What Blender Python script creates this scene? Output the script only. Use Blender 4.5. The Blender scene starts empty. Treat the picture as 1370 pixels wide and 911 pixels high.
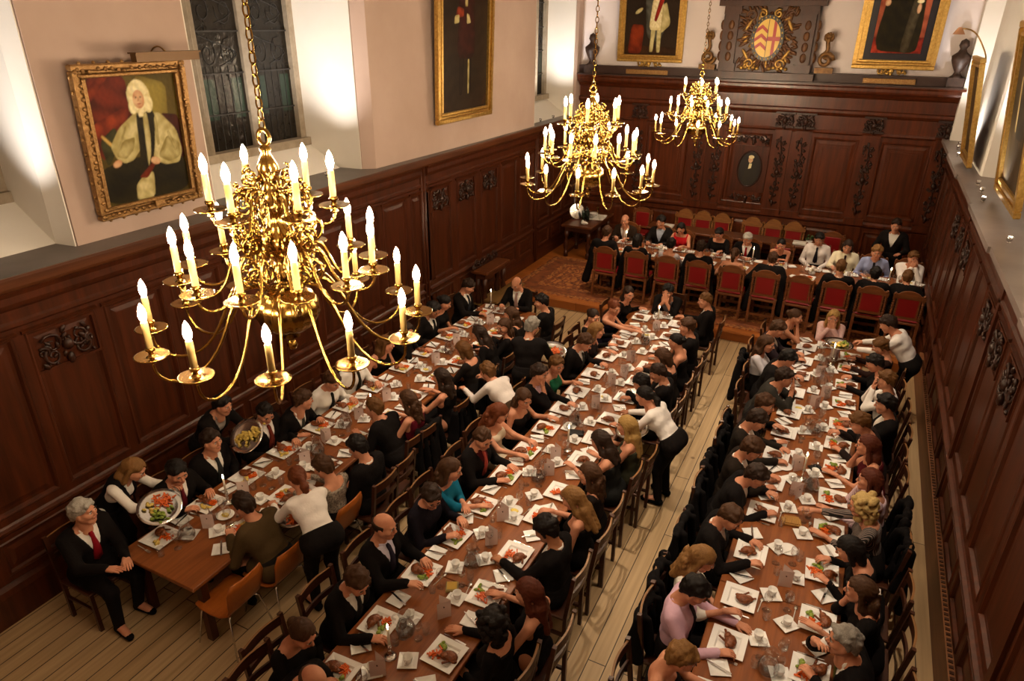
import bpy, math, random
import numpy as np
from mathutils import Vector, Matrix
random.seed(7); rng = np.random.default_rng(7)
sc = bpy.context.scene
col = sc.collection
pi = math.pi
# ------------------------------------------------------------ camera, world, exposure
H = 5.2
YAW, PITCH, ROLL, FPX = -0.462189735, 0.434844439, -0.00908713902, 916.435
cam_data = bpy.data.cameras.new('camera'); cam = bpy.data.objects.new('camera', cam_data); col.objects.link(cam)
_f = Vector((math.sin(YAW)*math.cos(PITCH), math.cos(YAW)*math.cos(PITCH), -math.sin(PITCH)))
_r0 = Vector((math.cos(YAW), -math.sin(YAW), 0)); _d0 = _f.cross(_r0)
_r = _r0*math.cos(ROLL)+_d0*math.sin(ROLL); _d = -_r0*math.sin(ROLL)+_d0*math.cos(ROLL)
cam.matrix_world = Matrix(((_r.x, -_d.x, -_f.x, 0), (_r.y, -_d.y, -_f.y, 0), (_r.z, -_d.z, -_f.z, H), (0, 0, 0, 1)))
cam_data.sensor_fit = 'HORIZONTAL'; cam_data.sensor_width = 36; cam_data.lens = FPX/1370*36
cam_data.clip_start = .05; cam_data.clip_end = 100
sc.camera = cam
def at(u, v, z):                         # where the sight line through a pixel meets height z
    d = _f + _r*((u-685)/FPX) + _d*((v-455.5)/FPX)
    t = (z-H)/d.z
    return d.x*t, d.y*t
BULB = 400.0; SPOT = 150.0; FLAME = 90.0; FILL = 1300.0
sc.view_settings.view_transform = 'Standard'; sc.view_settings.look = 'None'
sc.view_settings.gamma = 1; sc.view_settings.use_curve_mapping = False
sc.view_settings.exposure = 0.1
try:
    sc.cycles.use_denoising = True; sc.cycles.sample_clamp_indirect = 3.0; sc.cycles.caustics_refractive = False; sc.cycles.caustics_reflective = False
    sc.cycles.max_bounces = 8
except Exception: pass
world = bpy.data.worlds.new('night'); sc.world = world; world.use_nodes = True
world.node_tree.nodes['Background'].inputs[0].default_value = (.012, .014, .02, 1)
world.node_tree.nodes['Background'].inputs[1].default_value = .4
# ------------------------------------------------------------ materials
MATS = {}
def lin(c): return tuple((x/12.92 if x <= .04045 else ((x+.055)/1.055)**2.4) for x in c)
def hexc(s): return lin(tuple(int(s[i:i+2], 16)/255 for i in (0, 2, 4)))
def mat(name, c=None, rough=.5, metal=0, spec=.5, noise=None, bump=None, emit=None, trans=0, ior=1.45, sheen=0, coat=0):
    """noise=(scale xyz, colour2, detail) mixes a second colour; bump=(scale, strength)"""
    if name in MATS: return MATS[name]
    m = bpy.data.materials.new(name); m.use_nodes = True; MATS[name] = m
    nt = m.node_tree; b = nt.nodes['Principled BSDF']
    if isinstance(c, str): c = hexc(c)
    b.inputs['Base Color'].default_value = (*c, 1); b.inputs['Roughness'].default_value = rough
    b.inputs['Metallic'].default_value = metal; b.inputs['Specular IOR Level'].default_value = spec
    b.inputs['Transmission Weight'].default_value = trans; b.inputs['IOR'].default_value = ior
    b.inputs['Sheen Weight'].default_value = sheen; b.inputs['Coat Weight'].default_value = coat; b.inputs['Coat Roughness'].default_value = .15
    if emit:
        b.inputs['Emission Color'].default_value = (*emit[0], 1); b.inputs['Emission Strength'].default_value = emit[1]
    if noise or bump:
        tc = nt.nodes.new('ShaderNodeTexCoord')
    if noise:
        s, c2 = noise[0], noise[1]
        if isinstance(c2, str): c2 = hexc(c2)
        mp = nt.nodes.new('ShaderNodeMapping'); mp.inputs['Scale'].default_value = s if hasattr(s, '__len__') else (s, s, s)
        nz = nt.nodes.new('ShaderNodeTexNoise'); nz.inputs['Scale'].default_value = 1; nz.inputs['Detail'].default_value = 5; nz.inputs['Roughness'].default_value = .6
        rp = nt.nodes.new('ShaderNodeMapRange'); rp.inputs[1].default_value = .3; rp.inputs[2].default_value = .7
        mx = nt.nodes.new('ShaderNodeMix'); mx.data_type = 'RGBA'
        mx.inputs['A'].default_value = (*c, 1); mx.inputs['B'].default_value = (*c2, 1)
        L = nt.links.new
        L(tc.outputs['Object'], mp.inputs[0]); L(mp.outputs[0], nz.inputs['Vector']); L(nz.outputs[0], rp.inputs[0]); L(rp.outputs[0], mx.inputs['Factor']); L(mx.outputs['Result'], b.inputs['Base Color'])
    if bump:
        nz2 = nt.nodes.new('ShaderNodeTexNoise'); nz2.inputs['Scale'].default_value = bump[0]; nz2.inputs['Detail'].default_value = 3
        bp = nt.nodes.new('ShaderNodeBump'); bp.inputs['Strength'].default_value = bump[1]; bp.inputs['Distance'].default_value = .01
        nt.links.new(tc.outputs['Object'], nz2.inputs['Vector']); nt.links.new(nz2.outputs[0], bp.inputs['Height']); nt.links.new(bp.outputs[0], b.inputs['Normal'])
    return m
oak = mat('oak_panelling', '522510', .38, spec=.4, noise=((14, 14, 1.1), '321506'), bump=(60, .05))
oak_h = mat('oak_rail', '5e341b', .34, noise=((9, 1.2, 14), '3e200f'))
oak_hx = mat('oak_cornice', '71391d', .34, noise=((1.2, 9, 14), '4a2210'))
oak_dark = mat('carved_oak', '3a1c0e', .4, noise=(30, '1d0d06'))
oak_crest = mat('crest_oak', '482818', .42, noise=((8, 8, 3), '2f180d'))
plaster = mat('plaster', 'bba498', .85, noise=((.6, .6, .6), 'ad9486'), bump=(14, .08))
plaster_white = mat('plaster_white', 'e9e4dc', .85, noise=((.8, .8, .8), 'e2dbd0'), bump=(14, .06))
stone = mat('stone', 'a39582', .8, noise=(9, '8a7c69'), bump=(30, .2))
slate = mat('ledge_slate', '6d635f', .4, noise=((2, 2, 2), '57504d'))
brass = mat('brass', (.36, .20, .045), .19, metal=1)
brass_dark = mat('brass_old', (.42, .25, .08), .3, metal=1, noise=(20, (.2, .12, .04)))
gold = mat('gilt', (.72, .47, .14), .34, metal=.85, noise=(25, (.45, .26, .06)), bump=(60, .4))
gold_old = mat('gilt_old', (.42, .24, .09), .42, metal=.7, noise=(35, (.2, .1, .03)), bump=(70, .6))
cream = mat('candle_cream', 'b89a5e', .5)
bulb_m = mat('lamp_flame', (1, .9, .7), emit=((1, .77, .51), BULB))
flame_m = mat('candle_flame', (1, .8, .5), emit=((1, .66, .33), FLAME))
spot_m = mat('spot_lens', (1, 1, 1), emit=((1, .95, .9), 30))
chrome = mat('chrome', (.8, .8, .8), .12, metal=1)
silver = mat('silver', (.75, .73, .7), .18, metal=1)
black_metal = mat('black_metal', (.02, .02, .022), .4)
def thin_glass(name, tint, k):
    m = bpy.data.materials.new(name); m.use_nodes = True; nt = m.node_tree; nt.nodes.clear(); L = nt.links.new
    o = nt.nodes.new('ShaderNodeOutputMaterial'); mx = nt.nodes.new('ShaderNodeMixShader'); t = nt.nodes.new('ShaderNodeBsdfTransparent'); g = nt.nodes.new('ShaderNodeBsdfGlossy'); lw = nt.nodes.new('ShaderNodeLayerWeight'); rp = nt.nodes.new('ShaderNodeMapRange')
    t.inputs[0].default_value = (*tint, 1); g.inputs['Roughness'].default_value = .025; lw.inputs['Blend'].default_value = .35; rp.inputs[3].default_value = k; rp.inputs[4].default_value = .42
    L(lw.outputs['Facing'], rp.inputs[0]); L(rp.outputs[0], mx.inputs[0]); L(t.outputs[0], mx.inputs[1]); L(g.outputs[0], mx.inputs[2]); L(mx.outputs[0], o.inputs[0]); return m
glass = thin_glass('clear_glass', (.99, .995, .995), .05)
water = thin_glass('water', (.98, .985, .985), .03)
china = mat('white_china', 'e9e6e1', .25)
paper = mat('cream_paper', 'e6d8c6', .8)
pinkpaper = mat('menu_paper', 'd9c3bb', .8)
linen = mat('white_linen', 'eae5dc', .9, bump=(40, .2))
table_m = mat('table_top', '8e5229', .28, noise=((26, 1.3, 10), '6e3b1c'), bump=(50, .03))
table_d = mat('table_frame', '4c2412', .4, noise=((20, 2, 2), '331609'))
chair_m = mat('chair_wood', '4a2613', .38, noise=((4, 4, 30), '2e150a'))
chair_l = mat('chair_edge', '7d5630', .4)
ply = mat('bent_plywood', 'a85c22', .35, noise=((3, 14, 3), '8c4717'))
redl = mat('red_leather', '8c1518', .38, bump=(50, .1))
redw = mat('dais_chair_wood', '86502a', .4, noise=((6, 6, 30), '65381b'))
lead = mat('lead', (.035, .032, .03), .6, metal=.3)
def node_floor():
    m = bpy.data.materials.new('oak_boards'); m.use_nodes = True; nt = m.node_tree; b = nt.nodes['Principled BSDF']; L = nt.links.new
    tc = nt.nodes.new('ShaderNodeTexCoord'); mp = nt.nodes.new('ShaderNodeMapping'); mp.inputs['Rotation'].default_value = (0, 0, pi/2)
    br = nt.nodes.new('ShaderNodeTexBrick'); br.inputs['Scale'].default_value = 1; br.inputs['Brick Width'].default_value = 3.1; br.inputs['Row Height'].default_value = .165
    br.inputs['Mortar Size'].default_value = .0055; br.inputs['Mortar Smooth'].default_value = .2; br.inputs['Bias'].default_value = -.1; br.offset = .37
    br.inputs['Color1'].default_value = (*hexc('bfa178'), 1); br.inputs['Color2'].default_value = (*hexc('ae8f66'), 1); br.inputs['Mortar'].default_value = (*hexc('46341f'), 1)
    mp2 = nt.nodes.new('ShaderNodeMapping'); mp2.inputs['Scale'].default_value = (22, .9, 1); nz = nt.nodes.new('ShaderNodeTexNoise'); nz.inputs['Scale'].default_value = 1; nz.inputs['Detail'].default_value = 6
    mx = nt.nodes.new('ShaderNodeMix'); mx.data_type = 'RGBA'; mx.blend_type = 'MULTIPLY'; mx.inputs['Factor'].default_value = .55
    rp = nt.nodes.new('ShaderNodeValToRGB'); rp.color_ramp.elements[0].position = .3; rp.color_ramp.elements[0].color = (.55, .5, .42, 1); rp.color_ramp.elements[1].position = .65; rp.color_ramp.elements[1].color = (1, 1, 1, 1)
    vo = nt.nodes.new('ShaderNodeTexVoronoi'); vo.inputs['Scale'].default_value = 1.6
    rk = nt.nodes.new('ShaderNodeValToRGB'); rk.color_ramp.elements[0].position = .03; rk.color_ramp.elements[0].color = (.3, .22, .14, 1); rk.color_ramp.elements[1].position = .06; rk.color_ramp.elements[1].color = (1, 1, 1, 1)
    mk = nt.nodes.new('ShaderNodeMix'); mk.data_type = 'RGBA'; mk.blend_type = 'MULTIPLY'; mk.inputs['Factor'].default_value = .8
    L(tc.outputs['Object'], mp.inputs[0]); L(mp.outputs[0], br.inputs['Vector']); L(tc.outputs['Object'], mp2.inputs[0]); L(mp2.outputs[0], nz.inputs['Vector']); L(nz.outputs[0], rp.inputs[0])
    L(br.outputs['Color'], mx.inputs['A']); L(rp.outputs[0], mx.inputs['B']); L(tc.outputs['Object'], vo.inputs['Vector']); L(vo.outputs['Distance'], rk.inputs[0])
    L(mx.outputs['Result'], mk.inputs['A']); L(rk.outputs[0], mk.inputs['B']); L(mk.outputs['Result'], b.inputs['Base Color'])
    b.inputs['Roughness'].default_value = .5
    return m
def node_bricks(name, w, h, c1, c2, mortar, rot=0, rough=.4, ms=.004):
    m = bpy.data.materials.new(name); m.use_nodes = True; nt = m.node_tree; b = nt.nodes['Principled BSDF']; L = nt.links.new
    tc = nt.nodes.new('ShaderNodeTexCoord'); mp = nt.nodes.new('ShaderNodeMapping'); mp.inputs['Rotation'].default_value = (0, 0, rot)
    br = nt.nodes.new('ShaderNodeTexBrick'); br.inputs['Scale'].default_value = 1; br.inputs['Brick Width'].default_value = w; br.inputs['Row Height'].default_value = h; br.inputs['Mortar Size'].default_value = ms
    br.inputs['Color1'].default_value = (*hexc(c1), 1); br.inputs['Color2'].default_value = (*hexc(c2), 1); br.inputs['Mortar'].default_value = (*hexc(mortar), 1)
    L(tc.outputs['Object'], mp.inputs[0]); L(mp.outputs[0], br.inputs['Vector']); L(br.outputs['Color'], b.inputs['Base Color']); b.inputs['Roughness'].default_value = rough
    return m
# ------------------------------------------------------------ mesh helpers
def mesh_np(name, V, F, mats, mi=None, smooth=True):
    """V (n,3), F list of arrays of faces (all quads / tris) or python lists"""
    me = bpy.data.meshes.new(name)
    V = np.asarray(V, np.float32)
    if isinstance(F, np.ndarray):
        n, k = F.shape
        me.vertices.add(len(V)); me.vertices.foreach_set('co', V.ravel())
        me.loops.add(n*k); me.loops.foreach_set('vertex_index', F.astype(np.int32).ravel())
        me.polygons.add(n); me.polygons.foreach_set('loop_start', np.arange(0, n*k, k, dtype=np.int32))
        try: me.polygons.foreach_set('loop_total', np.full(n, k, np.int32))
        except Exception: pass
    else:
        tot = sum(len(f) for f in F); st = np.zeros(len(F), np.int32); lv = np.empty(tot, np.int32); p = 0
        for i, f in enumerate(F):
            st[i] = p; lv[p:p+len(f)] = f; p += len(f)
        me.vertices.add(len(V)); me.vertices.foreach_set('co', V.ravel())
        me.loops.add(tot); me.loops.foreach_set('vertex_index', lv)
        me.polygons.add(len(F)); me.polygons.foreach_set('loop_start', st)
    me.update(calc_edges=True)
    for m in (mats if isinstance(mats, (list, tuple)) else [mats]): me.materials.append(m)
    if mi is not None: me.polygons.foreach_set('material_index', np.asarray(mi, np.int32))
    if smooth is True: me.polygons.foreach_set('use_smooth', np.ones(len(me.polygons), bool))
    elif smooth is not False: me.polygons.foreach_set('use_smooth', np.asarray(smooth, bool))
    me.validate(); me.update()
    return me
class MB:
    def __init__(s): s.V = []; s.F = []; s.M = []; s.S = []; s.m = 0
    def add(s, V, F, smooth=False):
        o = len(s.V); s.V += [tuple(v) for v in V]
        for f in F: s.F.append([i+o for i in f]); s.M.append(s.m); s.S.append(smooth)
        return s
    def box(s, a, b):
        x0, y0, z0 = a; x1, y1, z1 = b
        return s.add([(x0,y0,z0),(x1,y0,z0),(x1,y1,z0),(x0,y1,z0),(x0,y0,z1),(x1,y0,z1),(x1,y1,z1),(x0,y1,z1)],
                     [(0,3,2,1),(4,5,6,7),(0,1,5,4),(1,2,6,5),(2,3,7,6),(3,0,4,7)])
    def bevbox(s, a, b, r):
        x0, y0, z0 = a; x1, y1, z1 = b
        V = []; 
        for z, i in ((z0, r), (z0+r, 0), (z1-r, 0), (z1, r)):
            V += [(x0+i+ (r if 0 else 0), y0+i, z), (x1-i, y0+i, z), (x1-i, y1-i, z), (x0+i, y1-i, z)]
        F = [(3,2,1,0),(12,13,14,15)]
        for k in range(3):
            for j in range(4): F.append((k*4+j, k*4+(j+1)%4, k*4+4+(j+1)%4, k*4+4+j))
        return s.add(V, F)
    def prism(s, poly, z0, z1):            # poly in xy, ccw
        n = len(poly)
        return s.add([(x,y,z0) for x,y in poly]+[(x,y,z1) for x,y in poly], [tuple(range(n-1,-1,-1)), tuple(range(n,2*n))]+[(i,(i+1)%n,n+(i+1)%n,n+i) for i in range(n)])
    def bar(s, p, q, w, d, up=(0,0,1)):    # rectangular bar from p to q
        p = Vector(p); q = Vector(q); t = (q-p).normalized(); u = Vector(up)
        if abs(t.dot(u)) > .95: u = Vector((0,1,0))
        a = t.cross(u).normalized()*w/2; c = a.cross(t).normalized()*d/2
        V = [p-a-c, p+a-c, p+a+c, p-a+c, q-a-c, q+a-c, q+a+c, q-a+c]
        return s.add(V, [(0,3,2,1),(4,5,6,7),(0,1,5,4),(1,2,6,5),(2,3,7,6),(3,0,4,7)])
    def tube(s, P, r, n=8, cap=True, closed=False):
        P = [Vector(p) for p in P]; m = len(P); rr = r if hasattr(r, '__len__') else [r]*m
        V = []; up = None
        for i, p in enumerate(P):
            t = (P[(i+1) % m]-P[i-1]) if closed else (P[min(i+1, m-1)]-P[max(i-1, 0)])
            t = t.normalized() if t.length > 1e-9 else Vector((0,0,1))
            if up is None: up = Vector((0,0,1)) if abs(t.z) < .9 else Vector((1,0,0))
            a = t.cross(up)
            if a.length < 1e-6: a = t.orthogonal()
            a.normalize(); c = a.cross(t); up = c
            for k in range(n):
                an = 2*pi*k/n; V.append(p+(a*math.cos(an)+c*math.sin(an))*rr[i])
        F = []
        for i in range(m if closed else m-1):
            j = (i+1) % m
            for k in range(n): F.append((i*n+k, j*n+k, j*n+(k+1)%n, i*n+(k+1)%n))
        if cap and not closed: F.append(tuple(range(n))); F.append(tuple(range((m-1)*n+n-1, (m-1)*n-1, -1)))
        return s.add(V, F, True)
    def lathe(s, prof, n=16, c=(0,0,0), lobes=0, la=0, smooth=True):  # prof [(r,z)]
        V = []; cx, cy, cz = c
        for r, z in prof:
            for k in range(n):
                a = 2*pi*k/n; q = r*(1+la*abs(math.sin(lobes*a/2))) if lobes else r
                V.append((cx+q*math.cos(a), cy+q*math.sin(a), cz+z))
        F = []
        for i in range(len(prof)-1):
            for k in range(n): F.append((i*n+k, i*n+(k+1)%n, (i+1)*n+(k+1)%n, (i+1)*n+k))
        if prof[0][0] > 1e-6: F.append(tuple(range(n-1,-1,-1)))
        if prof[-1][0] > 1e-6: F.append(tuple(range((len(prof)-1)*n, len(prof)*n)))
        return s.add(V, F, smooth)
    def ell(s, c, r, n=10, m=6, rot=None):
        V = []; R = rot or Matrix.Identity(3); c = Vector(c); r = r if hasattr(r, '__len__') else (r, r, r)
        for i in range(m+1):
            ph = -pi/2+pi*i/m
            for k in range(n):
                a = 2*pi*k/n
                V.append(c+R@Vector((r[0]*math.cos(ph)*math.cos(a), r[1]*math.cos(ph)*math.sin(a), r[2]*math.sin(ph))))
        F = []
        for i in range(m):
            for k in range(n): F.append((i*n+k, i*n+(k+1)%n, (i+1)*n+(k+1)%n, (i+1)*n+k))
        return s.add(V, F, True)
    def xf(s, M):
        s.V = [tuple(M@Vector(v)) for v in s.V]; return s
    def mesh(s, name, mats): return mesh_np(name, s.V, s.F, mats, s.M, s.S)
    def build(s, name, mats, parent=None, loc=None, rz=None, kind=None):
        return link(name, s.mesh(name, mats), parent, loc, rz, kind)
def link(name, me, parent=None, loc=None, rz=None, kind=None):
    o = bpy.data.objects.new(name, me); col.objects.link(o)
    if parent is not None: o.parent = parent
    if loc is not None: o.location = loc
    if rz is not None: o.rotation_euler = (0, 0, rz)
    if kind: o['kind'] = kind
    return o
def tag(o, label, cat, group=None):
    o['label'] = label; o['category'] = cat
    if group: o['group'] = group
    return o
def thing(name, label, cat, loc=(0,0,0), rz=0, group=None):
    o = bpy.data.objects.new(name, None); col.objects.link(o); o.location = loc; o.rotation_euler = (0,0,rz); o.empty_display_size = .05
    return tag(o, label, cat, group)
KIDS = {}
def kids(o):
    if o.name not in KIDS: KIDS[o.name] = [c for c in bpy.data.objects if c.parent == o]
    return KIDS[o.name]
def dup(o, loc=None, rz=None, label=None, parent=None, group=None):
    c = o.copy(); col.objects.link(c)
    if parent is not None: c.parent = parent
    if loc is not None: c.location = loc
    if rz is not None: c.rotation_euler = (0,0,rz)
    if label: c['label'] = label
    if group: c['group'] = group
    for ch in kids(o): dup(ch, parent=c)
    return c
class Proto:                              # builds one of a kind, then copies it with its parts
    def __init__(s, make): s.make = make; s.o = None
    def __call__(s, loc, rz, label):
        if s.o is None:
            s.o = s.make(); s.o.location = loc; s.o.rotation_euler = (0,0,rz); s.o['label'] = label; return s.o
        return dup(s.o, loc, rz, label)
ORD = ['','first','second','third','fourth','fifth','sixth','seventh','eighth','ninth','tenth','eleventh','twelfth','thirteenth','fourteenth','fifteenth','sixteenth','seventeenth','eighteenth']
# ------------------------------------------------------------ the room shell
DZ = .17; YF = 16.2
MB().box((-6.6,-2.2,-.12),(1.9,YF+.3,0)).build('floor', node_floor(), kind='structure')
MB().box((-7.9,-2.2,8.6),(2.6,YF+.5,8.75)).build('ceiling', plaster_white, kind='structure')
MB().box((-7.9,-2.4,0),(2.6,-2.2,8.6)).build('wall_back', plaster, kind='structure')
daisw = node_bricks('dais_boards', 1.8, .12, 'a8622c', '96521f', '5b2f12', 0, .35)
d = MB(); d.box((-6.3,11.86,0),(1.5,YF,DZ-.03)); d.box((-6.3,11.83,DZ-.03),(1.5,YF,DZ)); d.build('dais', daisw, kind='structure')
# walls: solid lower wall behind the panelling, plaster piers above the ledge
w = MB()
w.box((-8.0,-2.2,0),(-6.42,YF+.3,3.15))
def pier(mb, poly, z0=3.15, z1=8.6): mb.prism(poly, z0, z1)
pier(w, [(-8,-2.2),(-6.58,-2.2),(-6.58,1.25),(-7.7,1.1),(-8,1.1)])
pier(w, [(-8,3.95),(-7.7,3.92),(-6.86,3.80),(-6.60,3.83),(-6.60,5.50),(-7.62,5.62),(-8,5.62)])
pier(w, [(-8,8.12),(-7.7,8.12),(-6.95,8.18),(-6.60,8.22),(-6.44,8.34),(-6.36,11.2),(-6.34,13.68),(-7.2,13.9),(-8,13.9)])
pier(w, [(-8,15.95),(-7.2,15.95),(-6.36,15.88),(-6.32,15.95),(-6.32,YF+.3),(-8,YF+.3)])
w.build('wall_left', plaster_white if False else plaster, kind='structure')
wf = MB(); wf.box((-8,YF,0),(2.6,YF+.3,8.6)); wf.build('wall_far', mat('plaster_far','ded3d0',.85,noise=((.6,.6,.6),'d6c8c4'),bump=(14,.08)), kind='structure')
w = MB(); w.box((1.58,-2.2,0),(2.8,YF,3.15))
pier(w, [(1.62,-2.2),(2.8,-2.2),(2.8,8.05),(2.0,8.05),(1.66,8.12),(1.60,8.02)])
pier(w, [(1.60,12.25),(1.62,12.15),(2.0,12.05),(2.8,12.05),(2.8,14.75),(1.75,14.75),(1.60,14.7)])
pier(w, [(1.85,14.7),(2.8,14.7),(2.8,YF),(1.44,YF),(1.44,15.95),(1.85,15.9)])
pier(w, [(2.05,8.0),(2.8,8.0),(2.8,12.1),(2.05,12.1)])
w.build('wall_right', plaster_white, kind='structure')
# whitewashed window reveals (thin rendered skins on the jambs)
def reveal(name, quads):
    m = MB()
    for q in quads: m.add(q, [(0,1,2,3)])
    o = m.build(name, plaster_white, kind='structure'); md = o.modifiers.new('thick', 'SOLIDIFY'); md.thickness = .012; md.offset = 0
    return o
def vq(a, b, z0=3.2, z1=8.6): return [(a[0],a[1],z0),(b[0],b[1],z0),(b[0],b[1],z1),(a[0],a[1],z1)]
def sillq(y0, y1, xa, xb, za=3.2, zb=3.56): return [(xa,y0,za),(xa,y1,za),(xb,y1,zb),(xb,y0,zb)]
reveal('trim_1', [vq((-7.7,3.905),(-6.86,3.785)), vq((-6.86,3.785),(-6.61,3.815)), sillq(1.1,3.9,-6.87,-7.68), vq((-7.7,1.115),(-6.59,1.265))])
reveal('trim_2', [vq((-7.62,8.105),(-6.95,8.165)), vq((-6.95,8.165),(-6.605,8.205)), sillq(5.62,8.12,-6.95,-7.56), vq((-7.6,5.635),(-6.61,5.515))])
reveal('trim_3', [vq((-7.15,15.935),(-6.37,15.865)), sillq(13.88,15.95,-6.55,-7.1), vq((-7.2,13.915),(-6.35,13.7))])
# ------------------------------------------------------------ panelling
class Wall:                                # local (u along, d out into the room, z) to world
    def __init__(s, f): s.f = f; s.mb = MB()
    def box(s, u0, u1, d0, d1, z0, z1):
        P = [s.f(u,d,z) for z in (z0,z1) for u,d in ((u0,d0),(u1,d0),(u1,d1),(u0,d1))]
        s.mb.add(P, [(0,3,2,1),(4,5,6,7),(0,1,5,4),(1,2,6,5),(2,3,7,6),(3,0,4,7)])
    def mould(s, u0, u1, prof):            # horizontal moulding: profile [(d,z)...] from bottom to top
        n = len(prof); V = [s.f(u0,d,z) for d,z in prof]+[s.f(u1,d,z) for d,z in prof]
        s.mb.add(V, [(i,i+1,n+i+1,n+i) for i in range(n-1)]+[tuple(range(n)), tuple(range(2*n-1,n-1,-1))])
    def panel(s, u0, u1, z0, z1, d=.03, rings=((0,0),(.012,.012),(.03,.006),(.045,-.022),(.075,-.022),(.12,-.01))):
        V = []; k = len(rings)
        for ins, dd in rings:
            for u, z in ((u0+ins,z0+ins),(u1-ins,z0+ins),(u1-ins,z1-ins),(u0+ins,z1-ins)): V.append(s.f(u,d+dd,z))
        F = []
        for i in range(k-1):
            for j in range(4): F.append((i*4+j, i*4+(j+1)%4, i*4+4+(j+1)%4, i*4+4+j))
        F.append(tuple((k-1)*4+j for j in range(4)))
        s.mb.add(V, F)
    def bay(s, u0, u1, z0, z1, pans, d=.03):
        """flat framing with rectangular holes filled by panels; pans share z0p,z1p"""
        pz0, pz1 = pans[0][2], pans[0][3]
        s.box(u0,u1,0,d,z0,pz0); s.box(u0,u1,0,d,pz1,z1)
        e = u0
        for a, b, _, _ in pans: s.box(e,a,0,d,pz0,pz1); s.panel(a,b,pz0,pz1,d); e = b
        s.box(e,u1,0,d,pz0,pz1)
def spiral(c, r, turns, a0, n=16, dirn=1):
    return [(c[0]+r*(1-.78*i/n)*math.cos(a0+dirn*turns*2*pi*i/n), c[1]+r*(1-.78*i/n)*math.sin(a0+dirn*turns*2*pi*i/n)) for i in range(n+1)]
def carving(w_, h_, seed=0, dens=1.0):     # a foliage relief in the plane x,z; y is out of the wall
    R = random.Random(seed); m = MB(); k = max(1, int(round(w_/h_))) if w_ > h_ else 1
    for sx in (-1, 1):
        for (fx, fz, fr, dr) in ((.25,.12,.24,1),(.27,-.22,.2,-1),(.42,-.05,.12,1)):
            P = spiral((0,0), fr*min(w_,h_*1.3), 1.25, R.random()*2, 14, dr*sx)
            m.tube([(sx*fx*w_+p[0], .012+.012*math.sin(i*.5), fz*h_+p[1]) for i, p in enumerate(P)], [.016*(1-.5*i/14) for i in range(15)], 5)
    for i in range(int(26*dens)):
        x = R.uniform(-.47,.47)*w_; z = R.uniform(-.45,.45)*h_
        m.ell((x,.01,z), (R.uniform(.012,.03), R.uniform(.012,.03), R.uniform(.02,.045)), 6, 4, Matrix.Rotation(R.uniform(-1,1), 3, 'Y'))
    if h_ > w_*2: m.tube([(.02*math.sin(i*.9),.012,h_*(-.47+.94*i/16)) for i in range(17)], .014, 5)
    m.ell((0,.03,0), (.05,.045,.06), 8, 6); m.ell((0,.03,-.42*h_), (.035,.03,.06), 7, 5)
    return m
def xy(o): return o
LW = Wall(lambda u,d,z: (-6.36+d, u, z)); RW = Wall(lambda u,d,z: (1.53-d, u, z))
lp = [(3.0+.75*i, 3.66+.75*i) for i in range(-7, 9)]; lp = [(a,b) for a,b in lp if a > -2.1]
lfar = [(9.52,10.25),(10.42,11.14),(11.32,12.02),(12.16,12.86),(13.0,13.66)]; lend = [(13.98,14.6),(14.75,15.35),(15.48,16.08)]
def side(W, groups, lz):
    for (g0, g1, pans) in groups:
        W.bay(g0, g1, .98, 2.74, [(a,b,1.06,2.67) for a,b in pans])
        W.bay(g0, g1, .42, .9, [(a,b,.48,.84) for a,b in pans], .035)
        for a, b in pans:                 # little capping over every tall panel
            W.mould(a-.02, b+.02, [(.03,2.655),(.05,2.665),(.06,2.69),(.03,2.70)])
        W.mould(g0, g1, [(.0,.88),(.035,.885),(.05,.91),(.075,.925),(.075,.95),(.045,.965),(.03,.985),(0,.99)])
        W.mould(g0, g1, [(.0,2.72),(.045,2.74),(.06,2.76),(.06,2.79),(.04,2.81),(.04,2.90),(.07,2.93),(.09,2.97),(.09,3.03),(.12,3.08),(0,3.09)])
        W.mould(g0, g1, [(0,0),(.06,0),(.06,.3),(.045,.36),(.02,.4),(0,.42)])
side(LW, [(-2.2,9.28,lp),(9.45,13.72,lfar),(13.9,16.2,lend)], 3.2)
for u in (9.28, 13.72): LW.box(u, u+.18, 0, .015, 0, 3.08); LW.mb.tube([LW.f(u+.05,.03,.0), LW.f(u+.05,.03,3.08)], .03, 8); LW.mb.tube([LW.f(u+.14,.03,0), LW.f(u+.14,.03,3.08)], .03, 8)
LW.mb.build('trim_4', oak, kind='structure')
lip = MB()
for W, g in ((LW, 1),):
    T = Wall(W.f); T.mould(-2.2, YF, [(0,3.07),(.10,3.08),(.115,3.11),(.115,3.18),(.10,3.2),(0,3.2)]); T.mb.build('trim_5', oak_h, kind='structure')
# slate-topped ledge
MB().box((-6.98,-2.2,3.15),(-6.27,YF,3.205)).build('trim_6', slate, kind='structure')
rp_ = [(-2.1+.82*i, -1.4+.82*i) for i in range(0,22)]; rp_ = [(a,b) for a,b in rp_ if b < 16.1]
side(RW, [(-2.2,YF,rp_)], 3.2)
for i in range(0, 22, 4):
    u = -2.18+.82*i
    if u < 16: RW.box(u, u+.1, 0, .06, .42, 3.05)
RW.mb.build('trim_7', oak, kind='structure')
r = MB()
for i in range(9):                        # ledge slabs, each lip stepping a little
    y0 = -2.2+i*2.05; y1 = min(y0+2.05, YF); o_ = .0 if i % 2 else .025
    if y0 < YF: r.box((1.30+o_,y0,3.14),(1.95,y1,3.205))
r.build('trim_8', mat('ledge_slate_lit','877a74',.38,noise=((2,2,2),'736762')), kind='structure')  # slate colour raised here to carry the brightening from the ledge spotlights
T = Wall(RW.f); T.mould(-2.2, YF, [(0,3.0),(.08,3.02),(.10,3.06),(.15,3.08),(.20,3.14),(0,3.14)]); T.mb.build('trim_9', oak_h, kind='structure')
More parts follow.
